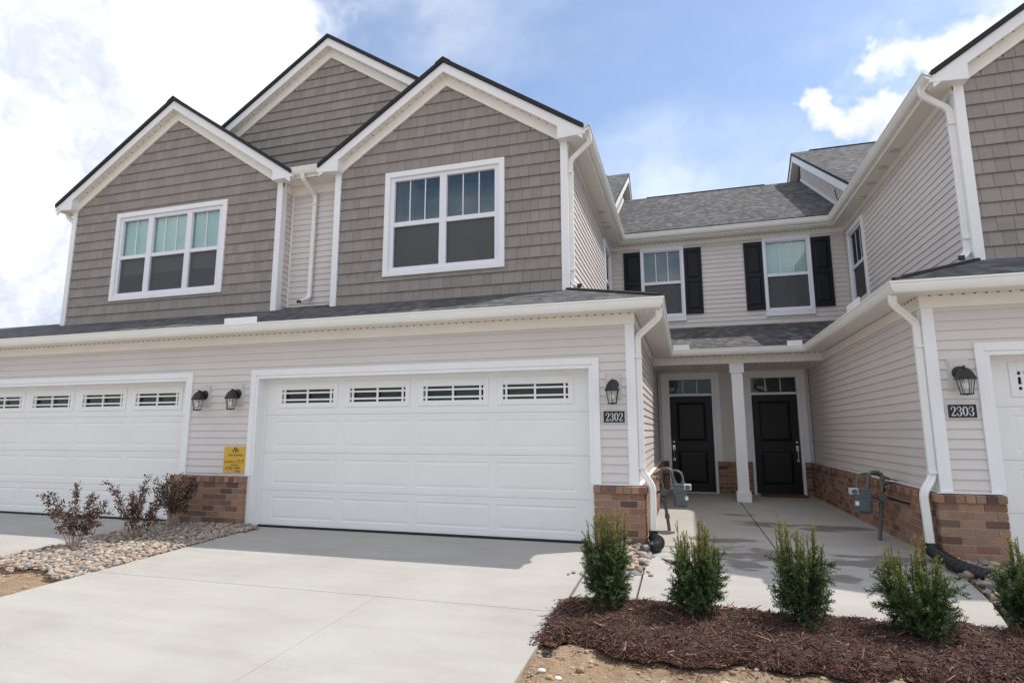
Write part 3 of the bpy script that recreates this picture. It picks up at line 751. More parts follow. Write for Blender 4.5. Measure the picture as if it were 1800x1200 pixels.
# bays
winR = dict(hole=(-3.90, -1.99, 3.78, 5.40), spec=dict(u0=-3.964, u1=-1.924, z0=3.715, z1=5.463, units=[(-3.80, -3.006), (-2.888, -2.088)], rail=(4.536, 4.612), glass_z=(3.861, 5.31)))
bay(house_l, TL, -4.885, UX, -2.915, 7.232, 2.25, win=winR, seed=31, yback=6.95)
bay(house_r, TR, -4.885, UX, -2.915, 7.232, 2.25, win=winR, seed=32, yback=6.95)
winL = dict(hole=(-9.62, -7.18, 3.75, 5.35), spec=dict(u0=-9.684, u1=-7.113, z0=3.695, z1=5.405, units=[(-9.533, -8.921), (-8.801, -8.016), (-7.90, -7.288)], rail=(4.494, 4.562), glass_z=(3.838, 5.248), muntins=[1, 2, 1], blind=(4.22, 4.22, 4.22)))
bay(house_l, TL, -10.82, -5.97, -8.41, 7.525, 2.715, win=winL, seed=33, yback=7.4)
# left flank of the far bay
fw = west(-10.82); lw = MB(fw).box(YU + .12, 6, -.15, 0, 3.1, 5.6).build('upper_side_wall', 'interior_dark', house_l); siding(house_l, lw, fw, YU + .09, 6, 3.245, 5.475)
MB().box(-11.1, -10.82, .85, 6, 5.572, 5.584).build('soffit', 'soffit_y', house_l)
# recess between the bays
YR = 1.266
fr = front(YR); rw = MB(fr).box(-5.98, -4.87, -.1, 0, 3.2, 5.6).build('recess_wall', 'interior_dark', house_l); siding(house_l, rw, fr, -5.95, -4.88, 3.35, 5.42)
er = east(-5.97); rs = MB(er).box(YU + .02, YR, -.1, 0, 3.2, 5.6).build('recess_side_wall', 'interior_dark', house_l); siding(house_l, rs, er, YU + .03, YR - .028, 3.30, 5.42)
MB().box(-5.955, -5.925, YR - .032, YR, 3.3, 5.42).build('corner_trim', 'white_trim', house_l)
MB().box(-5.94, -4.885, YR - .034, YR, 5.42, 5.574).box(-5.969, -5.936, YU + .03, YR - .035, 5.42, 5.5735).build('frieze_board', 'cream_trim', house_l)
MB().box(-5.97, -4.885, .93, YR, 5.575, 5.587).build('soffit', 'soffit_x', house_l)
MB().box(-5.66, -5.15, .925, .945, 5.575, 5.72).build('fascia', 'cream_trim', house_l)
sweep_xy([(-5.71, .815), (-5.12, .815)], UGZ, GPROF, (0, 0)).build('gutter', 'gutter_white', house_l, smooth=True)
MB().box(-5.72, -5.10, .94, 1.8, 5.66, 5.70).build('recess_roof', 'roof_dark_edge', house_l)
# tall gable behind the bays
GA, GAZ, GS, YG = -5.66, 8.80, .657, 1.77
fg = front(YG); zr = lambda x, t: t - GS * abs(x - GA)
gm = MB(fg).prism([(-8.6, 5.4), (-2.8, 5.4), (-2.8, zr(-2.8, GAZ - .22)), (GA, GAZ - .22), (-8.6, zr(-8.6, GAZ - .22))], lambda u, z: (u, 0, z), lambda u, z: (u, -.12, z))
gwall = gm.build('gable_wall', 'interior_dark', house_l)
shakes(house_l, gwall, fg, -8.5, -3.0, 5.47, GAZ - .40, lim=lambda z: (GA - (GAZ - .395 - z) / GS - .14, GA + (GAZ - .395 - z) / GS + .14), seed=35)
for s in (-1, 1):
    for nm, mat, top, ht, d0, d1, e in (('rake_frieze', 'cream_trim', GAZ - .222, .175, 0, .044, 2.9), ('rake_fascia', 'white_trim', GAZ - .072, .158, .15, .172, 3.0), ('rake_soffit', 'soffit_x', GAZ - .212, .012, -.02, .15, 2.9)):
        xe = GA + s * e
        MB(fg).prism([(GA, top), (GA, top - ht), (xe, zr(xe, top - ht)), (xe, zr(xe, top))], lambda u, z: (u, d0, z), lambda u, z: (u, d1, z)).build(nm, mat, house_l, bevel=.003 if nm != 'rake_soffit' else 0)
    vm = MB(fg); t = .25
    while t < 2.6: x = GA + s * t; zz = zr(x, GAZ - .222); vm.box(x - .011, x + .011, .075, .081, zz - .0085, zz - .0005); t += .13
    vm.build('soffit_vent', 'vent_hole', house_l)['kind'] = 'stuff'
hw = 3.05
roof_planes('gable_roof', house_l, [[(GA - hw, YG - .205, GAZ - GS * hw), (GA - hw, 9.0, GAZ - GS * hw), (GA, 9.5, GAZ), (GA, YG - .205, GAZ)], [(GA + hw, 9.0, GAZ - GS * hw), (GA + hw, YG - .205, GAZ - GS * hw), (GA, YG - .205, GAZ), (GA, 9.5, GAZ)]], .068)
# gutters (one mitred run, split where the blocks meet)
for path, z, parts in ((LG, GZ, ((0, 1, house_l), (2, 2, house_m), (3, 4, house_r))), (UG, UGZ, ((0, 0, house_l), (1, 1, house_m), (2, 2, house_r)))):
    for a, b, th in parts: sweep_xy(path, z, GPROF, (a, b)).build('gutter', 'gutter_white', th, smooth=True, angle=25)
sweep_xy([(-11.155, 6), (-11.155, .815)], UGZ - .02, GPROF, (0, 0)).build('gutter', 'gutter_white', house_l, smooth=True, angle=25)
# downspouts
DS = [(.33, -.22, 2.69), (.33, -.19, 2.60), (.06, .035, 2.42), (.06, .035, .82), (.175, -.015, .66), (.165, -.03, .12)]
for T, th in ((TL, house_l), (TR, house_r)):
    downspout(th, DS, T(IDENT), straps=[((.06, .035, 2.17), .04, .045), ((.06, .035, .86), .04, .045)])
    downspout(th, [(-.62, 1.02, 5.64), (-.62, 1.03, 5.53), (-.91, 1.05, 5.30), (-.91, 1.05, 3.42), (-.80, .96, 3.335)], T(IDENT), straps=[((-.91, 1.05, 5.1), .04, .045), ((-.91, 1.05, 3.6), .04, .045)])
    c = T(IDENT)(-.79, .95, 3.33); MB().box(c[0] - .03, c[0] + .03, c[1] - .045, c[1] - .015, c[2] - .028, c[2] + .028).build('downspout_mouth', 'black_plastic', th)
downspout(house_l, [(-5.50, .88, 5.64), (-5.50, .90, 5.55), (-5.46, YR - .055, 5.36), (-5.48, YR - .055, 3.53), (-5.52, 1.02, 3.43)], straps=[((-5.47, YR - .055, 5.2), .045, .04)])
MB().box(-5.56, -5.49, .985, 1.012, 3.405, 3.45).build('downspout_mouth', 'black_plastic', house_l)
downspout(house_l, [(-11.05, 1.0, 5.62), (-11.05, 1.02, 5.52), (-10.86, 1.04, 5.36), (-10.86, 1.04, 3.4)])
# splash guards standing on the gutters
for th, b in ((house_l, (-5.70, -5.14, GY + .006, GY + .014)), (house_m, (.41, .70, PY + .006, PY + .014)), (house_m, (2.38, 2.63, PY + .006, PY + .014))):
    MB().box(b[0], b[1], b[2], b[3], GZ - .01, GZ + .085).build('splash_guard', 'white_trim', th, bevel=.004)
MB().box(2 * AXIS - GX + .006, 2 * AXIS - GX + .014, .70, 1.28, GZ - .01, GZ + .085).build('splash_guard', 'white_trim', house_r, bevel=.004)
# soffit downlights over the court
for x, y, th in [(-.835, 3.94, house_l), (-.835, 4.85, house_l), (3.87, 2.71, house_r), (3.87, 3.30, house_r), (3.87, 3.95, house_r)]:
    o = MB().lathe([(.072, 0), (.072, -.008), (.052, -.010), (.045, .012), (.0, .012)], (x, y, 5.571), 24).build('downlight', 'spot_ring', th, smooth=True)
    MB().lathe([(.04, 0), (.0, -.012)], (x, y, 5.566), 16).build('lens', 'meter_light', o, smooth=True)
# utility bracket on the right end gable
MB().tube([(3.98, 6.35, 6.20), (3.93, 6.35, 6.21), (3.91, 6.36, 6.34), (3.90, 6.38, 6.48)], .012, 6).box(3.93, 4.0, 6.30, 6.40, 6.13, 6.24).build('utility_bracket', 'pipe_grey', house_r)

# ------------------------------------------------------------------ recessed entry block
fb_ = front(YB)
W1, W2 = (-.268, .692), (2.352, 3.312)
hl = [(a + .07, b - .07, 3.87, 5.37) for a, b in (W1, W2)]
bw = slab_with_holes(MB(fb_), UX, 2 * AXIS - UX, 3.3, 5.62, -.15, 0, hl).build('upper_wall', 'interior_dark', house_m)
siding(house_m, bw, fb_, UX + .02, 2 * AXIS - UX - .02, 3.47, 5.475, [(a + .03, b - .03, 3.76, 5.5) for a, b in (W1, W2)])
MB(fb_).box(UX, 2 * AXIS - UX, 0, .034, 5.475, 5.572).build('frieze_board', 'cream_trim', house_m, bevel=.003)
MB().box(UX, 2 * AXIS - UX, UBY + .12, YB, 5.5725, 5.5845).build('soffit', 'soffit_x', house_m)
MB().box(UX + .27, 2 * AXIS - UX - .27, UBY + .12, UBY + .137, 5.56, 5.72).build('fascia', 'cream_trim', house_m)
vm = MB(); x = UX + .1
while x < 2 * AXIS - UX - .1: vm.box(x, x + .02, YB - .041, YB - .033, 5.562, 5.573); x += .102
x = .02
while x < 3.02: vm.box(x, x + .02, 4.557, 4.565, 2.692, 2.703).box(x + .05, x + .07, 4.855, 4.863, 2.548, 2.559); x += .102
vm.build('soffit_vent', 'vent_hole', house_m)['kind'] = 'stuff'
for sx in (UX + .012, 2 * AXIS - UX - .042): MB().box(sx, sx + .03, YB - .03, YB, 3.3, 5.475).build('corner_trim', 'mount_block', house_m)
for i, (a, b) in enumerate((W1, W2)):
    window(house_m, fb_, a, b, 3.81, 5.475, [(a + .075, b - .085)], (4.60, 4.665), (3.905, 5.365), cas=.06, head=.085, sill=.085, blind=((4.56,) if i else ()), casing_mat='vinyl_frame')
    for (p, q) in ((a - .383, a - .006), (b + .008, b + .382)):
        s = MB(fb_); s.box(p + .045, q - .045, .018, .032, 3.90, 5.38)
        s.frame(p, q, 3.875, 5.40, .05, .016, .05, wt=.085, wb=.10); s.box(p + .05, q - .05, .016, .05, 4.60, 4.69)
        sh = s.build('shutter', 'shutter_navy', house_m, bevel=.004)
        for z0, z1 in ((3.99, 4.585), (4.705, 5.30)):
            i_ = .03; vs = [(p + .06, .034, z0), (q - .06, .034, z0), (q - .06, .034, z1), (p + .06, .034, z1), (p + .06 + i_, .046, z0 + i_), (q - .06 - i_, .046, z0 + i_), (q - .06 - i_, .046, z1 - i_), (p + .06 + i_, .046, z1 - i_)]
            MB(fb_).add(vs, [(0, 1, 5, 4), (1, 2, 6, 5), (2, 3, 7, 6), (3, 0, 4, 7), (4, 5, 6, 7), (3, 2, 1, 0)]).build('shutter_panel', 'shutter_navy', sh)
# court roof and porch roof
roof_planes('court_roof', house_m, [[(UX + .02, 5.965, 5.775), (2 * AXIS - UX - .02, 5.965, 5.775), (2 * AXIS - UX - .02, 10.1, 8.256), (UX + .02, 10.1, 8.256)], [(2 * AXIS - UX, 15, 5.3), (UX, 15, 5.3), (UX, 10.1, 8.256), (2 * AXIS - UX, 10.1, 8.256)]], .05)
rc = MB(); x = -.25
while x < 3.0: rc.box(x, x + .297, 10.05, 10.15, 8.20, 8.262); x += .3
rc.build('ridge_cap', 'roof_dark_edge', house_m)
MB().box(UX, 2 * AXIS - UX, 5.945, 5.966, 5.72, 5.772).build('drip_edge', 'drip_black', house_m)
q = 1.65
roof_planes('porch_roof', house_m, [[sk(.357, 4.237, 0), sk(2 * AXIS - .357, 4.237, 0), sk(2 * AXIS - .357 + q, 4.237 + q, q), sk(2 * AXIS - .357 + q, 6.35, 2.113), sk(.357 - q, 6.35, 2.113), sk(.357 - q, 4.237 + q, q)]], .03)
MB().box(.37, 2 * AXIS - .37, 4.213, 4.236, EZ - .03, EZ - .004).build('drip_edge', 'drip_black', house_m)
# porch: beam, ceiling, column
YP, YD = 4.6, 6.072
MB().box(.001, 2 * AXIS - .001, YP, YP + .26, 2.557, FT).build('porch_beam', 'cream_trim', house_m, bevel=.004)
MB().box(.0, 2 * AXIS, PY + .12, YP, FT, FT + .012).build('soffit', 'soffit_x', house_m)
MB().box(.277, 2 * AXIS - .277, PY + .123, PY + .14, FT - .012, 2.80).build('fascia', 'cream_trim', house_m)
MB().box(.0, 2 * AXIS, YP + .26, YD + .05, 2.60, 2.612).build('porch_ceiling', 'soffit_x', house_m)
co = MB().box(1.442, 1.640, YP + .03, YP + .228, .17, 2.38).build('porch_column', 'white_trim', house_m, bevel=.004)
MB().box(1.414, 1.668, YP + .002, YP + .256, 2.372, 2.5565).build('capital', 'white_trim', co, bevel=.004)
MB().box(1.414, 1.668, YP + .002, YP + .256, 0.0, .186).build('column_base', 'white_trim', co, bevel=.004)
fd = front(YD)
DO = [(.256, 1.128, 1), (1.916, 2.788, -1)]
pw = slab_with_holes(MB(fd), 0, 2 * AXIS, -.1, 2.75, -.2, 0, [(a - .03, b + .03, -.2, 2.42) for a, b, _ in DO]).build('entry_wall', 'interior_dark', house_m)
siding(house_m, pw, fd, .03, 2 * AXIS - .03, .594, 2.6, [(a - .12, b + .12, -1, 2.50) for a, b, _ in DO])
for sx in (.024, 2 * AXIS - .056): MB().box(sx, sx + .032, YD - .03, YD, BT, 2.6).build('corner_trim', 'mount_block', house_m)
for u0, u1, s in ((.0, .20, 51), (1.185, 1.86, 52), (2.845, 2 * AXIS, 53)):
    brick_base(house_m, fd, u0 + (.09 if u0 == 0 else 0), u1 - (.09 if u1 > 3 else 0), seed=s)
for a, b, side in DO:
    m_ = MB(fd)
    m_.box(a - .165, a - .06, -.01, .036, BT + .002, 2.535).box(b + .06, b + .165, -.01, .036, BT + .002, 2.535).box(a - .06, b + .06, -.01, .036, 2.43, 2.535)
    m_.box(a - .06, a, -.16, .012, -.02, 2.43).box(b, b + .06, -.16, .012, -.02, 2.43).box(a, b, -.16, .012, 2.39, 2.43).box(a, b, -.16, .006, 2.035, 2.085)
    dc = m_.build('door_frame', 'mount_block', house_m, bevel=.004); dc.data.materials[0] = MATS['white_trim']
    for k in range(3):
        u0 = a + (b - a) * k / 3; u1 = a + (b - a) * (k + 1) / 3
        MB(fd).box(u0 + .006, u1 - .006, -.075, -.068, 2.085, 2.39).build('transom_pane', 'glass_plain', dc)
        if k: MB(fd).box(u0 - .006, u0 + .006, -.085, -.055, 2.085, 2.39).build('muntin', 'white_trim', dc)
    MB(fd).box(a - .05, b + .05, -.30, -.28, 2.0, 2.45).build('transom_backing', 'interior_dark', dc)
    d = MB(fd); pan = [(a + .14, b - .14, 1.08, 1.90), (a + .14, b - .14, .20, .86)]
    slab_with_holes(d, a + .003, b - .003, .028, 2.033, -.09, -.045, pan)
    for (p, q_, z0, z1) in pan:
        i_ = .018; j_ = .055
        o4 = [(p, z0), (q_, z0), (q_, z1), (p, z1)]
        ins = lambda t: [(p + t, z0 + t), (q_ - t, z0 + t), (q_ - t, z1 - t), (p + t, z1 - t)]
        vs = [(u, -.046, z) for u, z in o4] + [(u, -.062, z) for u, z in ins(i_)] + [(u, -.050, z) for u, z in ins(j_)]
        d.add(vs, [(t, (t + 1) % 4, 4 + (t + 1) % 4, 4 + t) for t in range(4)] + [(4 + t, 4 + (t + 1) % 4, 8 + (t + 1) % 4, 8 + t) for t in range(4)] + [(8, 9, 10, 11)])
    dr = d.build('front_door', 'black_door', house_m)
    u = a + .055 if side > 0 else b - .055
    hd = MB(fd).box(u - .024, u + .024, -.046, -.030, .885, .985).tube([(u, -.03, .945), (u, .012, .935), (u, .016, .82), (u, .008, .71), (u, -.045, .695)], .009, 8).box(u - .02, u + .02, -.046, -.034, .665, .725).box(u - .030, u + .030, -.02, -.012, .985, .992)
    hd.build('handle_set', 'nickel', dr, smooth=True)
    MB(fd).box(u - .032, u + .032, -.046, -.022, 1.02, 1.145).build('keypad', 'black_plastic', dr, bevel=.006); MB(fd).lathe([(.024, -.046), (.024, -.016), (.013, -.010), (.001, -.010)], (u, 0, 1.055), 16, axis='y').build('deadbolt', 'nickel', dr, smooth=True)
    MB(fd).box(a - .02, b + .02, -.10, .05, .0015, .026).build('threshold', 'meter_light', dc)
MB().box(UX, 2 * AXIS - UX, 6.9, 12, -.1, 5.6).build('inner_core', 'interior_dark', house_m)  # filler block out of sight, added so no light leaks through
# ------------------------------------------------------------------ ground, drives and walks
def structure(o): o['kind'] = 'structure'; return o
DX0, DX1 = -5.16, -.435
BEDL = [(-6.78, -.06), (-5.17, -.06), (-5.165, -2.72), (-5.42, -2.68), (-5.62, -2.52), (-5.85, -2.50), (-6.05, -2.60), (-6.35, -2.54), (-6.62, -2.42), (-6.78, -1.2)]
BEDC = [(-.415, -.07), (.12, -.07), (.16, -.6), (.10, -1.28), (-.10, -1.33), (-.415, -1.1)]
BEDR = [(2.94, -.07), (3.46, -.07), (3.46, -1.95), (2.72, -1.98), (2.86, -1.3), (2.90, -.75)]
def inside(x, y, poly):
    c = False
    for i in range(len(poly)):
        (x0, y0), (x1, y1) = poly[i], poly[i - 1]
        if (y0 > y) != (y1 > y) and x < (x1 - x0) * (y - y0) / (y1 - y0) + x0: c = not c
    return c
def mulch_front(x): return -3.01 - .06 * math.sin(x * 2.3 + .6) - .045 * math.sin(x * 5.1) - .03 * math.sin(x * 13.7) - .02 * math.sin(x * 29) - .05 * min(max(x, 0), 2.0) - (.06 if x < -.3 else 0)
def mulch_back(x): return -2.10 + .03 * math.sin(x * 3.1) + .02 * math.sin(x * 9)
def fbm(x, y, s, o=4): return noise.fractal(Vector((x * s, y * s, 3.3)), 1.0, 2.0, o)
def ground_z(x, y):
    z = drive_z(y) - .055
    if y > -.05: z = -.10
    near = math.exp(-((x - .8) ** 2 + (y + 4) ** 2) / 60)
    z += near * (.022 * fbm(x, y, 1.1) + .010 * fbm(x + 7, y, 5))
    if x > -.44 and y < -2.9 and x < 5: z += .012 + .045 * abs(fbm(x + 2, y + 5, 2.6)) + .020 * fbm(x, y, 8)
    if x < -5.1 and y < -2.2: z += .02
    return z
def axis(lo, hi, fine_lo, fine_hi, step):
    a = list(np.arange(fine_lo, fine_hi, step)); d = step; x = fine_lo
    L = []
    while x > lo: d *= 1.35; x -= d; L.append(max(x, lo))
    x = fine_hi; H = []; d = step
    while x < hi: d *= 1.35; x += d; H.append(min(x, hi))
    return L[::-1] + a + H
xs = axis(-400, 400, -7.4, 4.6, .055); ys = axis(-400, 400, -5.2, -1.9, .05)
V = [(x, y, ground_z(x, y)) for y in ys for x in xs]; nx = len(xs)
Fc = [(j * nx + i, j * nx + i + 1, (j + 1) * nx + i + 1, (j + 1) * nx + i) for j in range(len(ys) - 1) for i in range(nx - 1)]
me = bpy.data.meshes.new('ground'); me.from_pydata(V, [], Fc); me.materials.append(MATS['soil']); me.shade_smooth()
ground = structure(link(me, 'ground', None)); ground['label'] = 'bare sandy soil in front of the driveways'

def slab(name, parent, poly, zf, mat, t=.10, bev=.006):
    mb = MB(); n = len(poly)
    mb.add([(x, y, zf(y)) for x, y in poly] + [(x, y, zf(y) - t) for x, y in poly], [tuple(range(n)), tuple(range(2 * n - 1, n - 1, -1))] + [(i, (i + 1) % n, n + (i + 1) % n, n + i) for i in range(n)])
    return mb.build(name, mat, parent, bevel=bev)
def structure_root(name, label, loc):
    o = bpy.data.objects.new(name, None); COL.objects.link(o); o.location = loc; o['kind'] = 'structure'; o['label'] = label; return o
def rect(a, b, c, d): return [(a, c), (b, c), (b, d), (a, d)]
g = .007
def driveway(label, x0, x1, lanes, loc, apron):
    dw = structure_root('driveway', label, loc)
    slab('slab', dw, rect(apron[0], apron[1], -.412, .2), lambda y: -.050, 'concrete')
    slab('slab', dw, rect(x0, x1, -2.41 + .004, -.425), drive_z, 'concrete')
    xx = [x0, *lanes, x1]
    for a, b in zip(xx, xx[1:]):
        slab('slab', dw, rect(a + (.0022 if a != x0 else 0), b - (.0022 if b != x1 else 0), -4.92 + .004, -2.41 - .004), drive_z, 'concrete', bev=.0025)
        slab('slab', dw, rect(a + (.0022 if a != x0 else 0), b - (.0022 if b != x1 else 0), -13, -4.92 - .004), drive_z, 'concrete')
driveway('pale concrete driveway in the foreground with saw-cut joints', DX0, DX1, [-3.63, -2.0], (-2.8, -3, 0), (-5.45, -.45))
driveway('concrete driveway of the far left garage', -12.0, -6.85, [-10.3, -8.5], (-9, -3, 0), (-11.6, -6.6))
driveway('concrete driveway at the right edge in front of garage 2303', 2 * AXIS + .44, 8.2, [5.0, 6.6], (6, -3, 0), (3.494, 8.5))
wk = structure_root('walkway', 'concrete entry walk and porch floor between the two houses', (AXIS, 1, 0))
slab('slab', wk, rect(-.1, 1.47 - g, -.50 + g, 6.2), walk_z, 'concrete_porch'); slab('slab', wk, rect(1.47 + g, 3.15, -.50 + g, 6.2), walk_z, 'concrete_porch')
def cut(poly): return poly
slab('slab', wk, [(.129, -.50 - g), (.129, -2.6), (2.45, -2.6), (2.55, -2.2), (2.66, -1.96), (2.80, -1.4), (2.86, -1.0), (2.89, -.75), (2.91, -.50 - g)], walk_z, 'concrete_porch')
slab('slab', wk, rect(-.398, .113, -2.6, -1.30), walk_z, 'concrete')

rd = MB().box(-200, 200, -24, -15.5, -1.0, -.50).build('bounce_road', 'concrete', None); structure(rd); rd['label'] = 'unseen pale concrete street behind the camera, added for bounce light'  # out of view, added to bounce light onto the shaded fronts
MB().box(-200, 200, -15.5, -15.3, -1.0, -.38).build('kerb', 'concrete', rd)
# ------------------------------------------------------------------ mulch bed
MX0, MX1 = -.46, 4.0
def mulch_h(x, y):
    b, f = mulch_back(x), mulch_front(x); t = (y - f) / (b - f)
    if t < 0 or t > 1: return None
    e = min(1, t / .20) ** .9 * min(1, (1 - t) / .12) ** .8 * min(1, (x - MX0) / .12 + .15)
    return walk_z(y) + .004 + .050 * e + .016 * fbm(x, y, 4) * e + .01 * fbm(x, y, 11) - .03 * (1 - e)
gx = np.arange(MX0, MX1, .035); V = []; Fc = []; ny = 36
for i, x in enumerate(gx):
    b, f = mulch_back(x), mulch_front(x)
    for j in range(ny + 1): y = f + (b - f) * j / ny; V.append((x, y, mulch_h(x, min(max(y, f + 1e-4), b - 1e-4))))
for i in range(len(gx) - 1):
    for j in range(ny): a = i * (ny + 1) + j; Fc.append((a, a + ny + 1, a + ny + 2, a + 1))
me = bpy.data.meshes.new('mulch_bed'); me.from_pydata(V, [], Fc); me.materials.append(MATS['mulch_bed']); me.shade_smooth()
bed = link(me, 'mulch_bed', None); tag(bed, 'dark brown shredded bark mulch bed under the row of yews', 'mulch', kind='stuff')
def chips(n, sampler, smin, smax, mat, name, parent, flat=.35, wk=1.0):
    vs = np.empty((n * 6, 3)); F = []
    tri = [(0, 1, 2), (3, 5, 4), (0, 3, 4, 1), (1, 4, 5, 2), (2, 5, 3, 0)]
    for i in range(n):
        x, y, z = sampler(); L = random.uniform(smin, smax) * random.choice((.6, 1, 1, 1.5)); w = random.uniform(.0014, .0042) * (2.2 if random.random() < .06 else 1) * wk; h = w * random.uniform(.4, .9)
        az = random.uniform(0, 6.283); el = random.gauss(0, flat)
        d = Vector((math.cos(az) * math.cos(el), math.sin(az) * math.cos(el), math.sin(el))); sd = Vector((-math.sin(az), math.cos(az), random.uniform(-.5, .5))).normalized(); up = d.cross(sd)
        c = Vector((x, y, z + abs(math.sin(el)) * L * .35 + .002)); b = c + Vector((random.uniform(-.004, .004), random.uniform(-.004, .004), random.uniform(-.003, .004)))
        for k, (q, t) in enumerate(((-1, 0), (-1, 1), (-1, 2), (1, 0), (1, 1), (1, 2))):
            o = (sd * w, -sd * w, up * h * 1.4)[t] * (1 if q < 0 else random.uniform(.4, 1)); vs[i * 6 + k] = c + d * (q * L / 2) + o
        F += [tuple(i * 6 + a for a in f) for f in tri]
    me = bpy.data.meshes.new(name); me.from_pydata(vs.tolist(), [], F); me.materials.append(MATS[mat])
    o = link(me, name, parent); o['kind'] = 'stuff'; return o
def mulch_s():
    while True:
        x = random.uniform(MX0 - .01, MX1 - .4); y = random.uniform(-3.45, -2.05)
        if random.random() < .3: y = mulch_front(x) + random.uniform(-.02, .10)
        h = mulch_h(x, y)
        if h is not None: return x, y, h
chips(24000, mulch_s, .012, .042, 'mulch', 'bark_chips', bed)
chips(1100, mulch_s, .035, .085, 'mulch', 'bark_shreds', bed, .3, 1.9)
def stray_s():
    if random.random() < .55:
        x = random.uniform(-.44, 3.0); return x, mulch_front(x) - abs(random.gauss(0, .05)), drive_z(mulch_front(x)) - .034
    if random.random() < .6:
        x = random.uniform(-.3, 2.5); y = mulch_back(x) + abs(random.gauss(0, .02)); return x, y, walk_z(y)
    y = random.uniform(-3.1, -2.1); return DX1 - abs(random.gauss(0, .035)), y, drive_z(y)
chips(1300, stray_s, .012, .04, 'mulch', 'stray_chips', bed, .15)
# clods and crumbs on the bare soil
ico = bmesh.new(); bmesh.ops.create_icosphere(ico, subdivisions=1, radius=1); IV = [v.co.copy() for v in ico.verts]; IF = [tuple(v.index for v in f.verts) for f in ico.faces]; ico.free()
ico = bmesh.new(); bmesh.ops.create_icosphere(ico, subdivisions=2, radius=1); IV2 = [v.co.copy() for v in ico.verts]; IF2 = [tuple(v.index for v in f.verts) for f in ico.faces]; ico.free()
cb = MB()
for i in range(4200):
    if i % 6 == 0: x, y = random.uniform(-6.9, -5.2), random.uniform(-4.6, -2.5)
    else: x, y = random.uniform(-.42, 3.2), random.uniform(-4.6, -2.9)
    if x > -1 and y > mulch_front(x): continue
    r = .003 + .013 * random.random() ** 4 + (.014 * random.random() + .006 if random.random() < .02 else 0); sd = random.random() * 50
    z = ground_z(x, y) + r * .25
    cb.add([(x + v.x * r * 1.2 * (1 + .3 * noise.noise(v * 1.7 + Vector((sd, 0, 0)))), y + v.y * r * (1 + .3 * noise.noise(v * 1.7 + Vector((sd, 5, 0)))), z + v.z * r * .75) for v in IV], IF)
cl = cb.build('soil_clods', 'clod', ground); cl['kind'] = 'stuff'

# ------------------------------------------------------------------ river stones
STONE_V = []
for k in range(9):
    r = random.Random(k); s = Vector((r.uniform(.85, 1.35), r.uniform(.7, 1.0), r.uniform(.45, .7)))
    STONE_V.append([Vector((v.x * s.x, v.y * s.y, v.z * s.z)) * (1 + .22 * noise.noise(v * 1.1 + Vector((k * 9.1, 0, 0)))) for v in IV2])
STONE_V1 = []
for k in range(9):
    r = random.Random(k); s = Vector((r.uniform(.85, 1.35), r.uniform(.7, 1.0), r.uniform(.45, .7)))
    STONE_V1.append([Vector((v.x * s.x, v.y * s.y, v.z * s.z)) * (1.06 + .22 * noise.noise(v * 1.1 + Vector((k * 9.1, 0, 0)))) for v in IV])
STONE_ME = []
for vs in STONE_V:
    me = bpy.data.meshes.new('river_stone'); me.from_pydata([tuple(v) for v in vs], [], IF2); me.materials.append(MATS['river_stone']); me.shade_smooth(); STONE_ME.append(me)
def bed_base(poly, h, name, zf):
    mb = MB(); n = len(poly); mb.add([(x, y, zf(y) + h) for x, y in poly] + [(x, y, zf(y) - .1) for x, y in poly], [tuple(range(n)), tuple(range(2 * n - 1, n - 1, -1))] + [(i, (i + 1) % n, n + (i + 1) % n, n + i) for i in range(n)])
    return mb
stones = []
def fill(poly, zf, n, r0, r1, h, where):
    xs_ = [p[0] for p in poly]; ys_ = [p[1] for p in poly]; k = 0; placed = []
    while k < n:
        x, y = random.uniform(min(xs_), max(xs_)), random.uniform(min(ys_), max(ys_)); k += 1
        if not inside(x, y, poly): continue
        r = random.uniform(r0, r1) * random.choice((.7, .85, 1, 1, 1.15))
        lay = sum(1 for (a, b, q) in placed[-4000:] if abs(a - x) < r * .8 and abs(b - y) < r * .8)
        if lay > 2: continue
        placed.append((x, y, r))
        e = min(1.0, .35 + 1.2 * min(abs(x - min(xs_)), abs(x - max(xs_)), abs(y - min(ys_)) ) / .5)
        stones.append((x, y, zf(y) + h * e + lay * r * .42 - .003, r, random.uniform(0, 6.28), random.gauss(0, .25), random.gauss(0, .25), random.randrange(9), where))
fill(BEDL, drive_z, 11000, .015, .031, .012, 'L'); fill(BEDC, walk_z, 520, .026, .045, .006, 'C'); fill(BEDR, walk_z, 900, .028, .048, .008, 'R')
for poly, nm, zf in ((BEDL, 'L', drive_z), (BEDC, 'C', walk_z), (BEDR, 'R', walk_z)):
    o = bed_base(poly, -.012, 'stone_bed_soil', zf).build('soil_patch', 'soil', None); structure(o)
for x, y, r in [(-.52, -1.30, .022), (-.56, -1.36, .017), (.17, -1.18, .02), (.2, -1.30, .026), (-.06, -1.38, .03), (.03, -1.36, .022), (-5.95, -2.66, .03), (-6.5, -2.60, .035)]:
    stones.append((x, y, drive_z(y) + r * .5 + (.02 if x > -.4 and x < 1 else 0), r, random.uniform(0, 6.28), 0, 0, random.randrange(9), 'L' if x < -3 else 'C'))
def ssize(s):
    q = project((s[0], s[1], s[2]))
    if q is None or not (0 < q[0] < 1800 and 0 < q[1] < 1200): return 0
    return s[3] / (Vector((s[0], s[1], s[2])) - CAMP).length
stones.sort(key=lambda s: -ssize(s))
SL = {'L': 'rounded river stone lying in the pebble bed between the two left driveways', 'C': 'rounded river stone in the small pocket beside the corrugated drain, below plaque 2302', 'R': 'rounded river stone beside the black drain hose, below plaque 2303'}
rest = MB(); quota = {'L': 170, 'C': 70, 'R': 55}
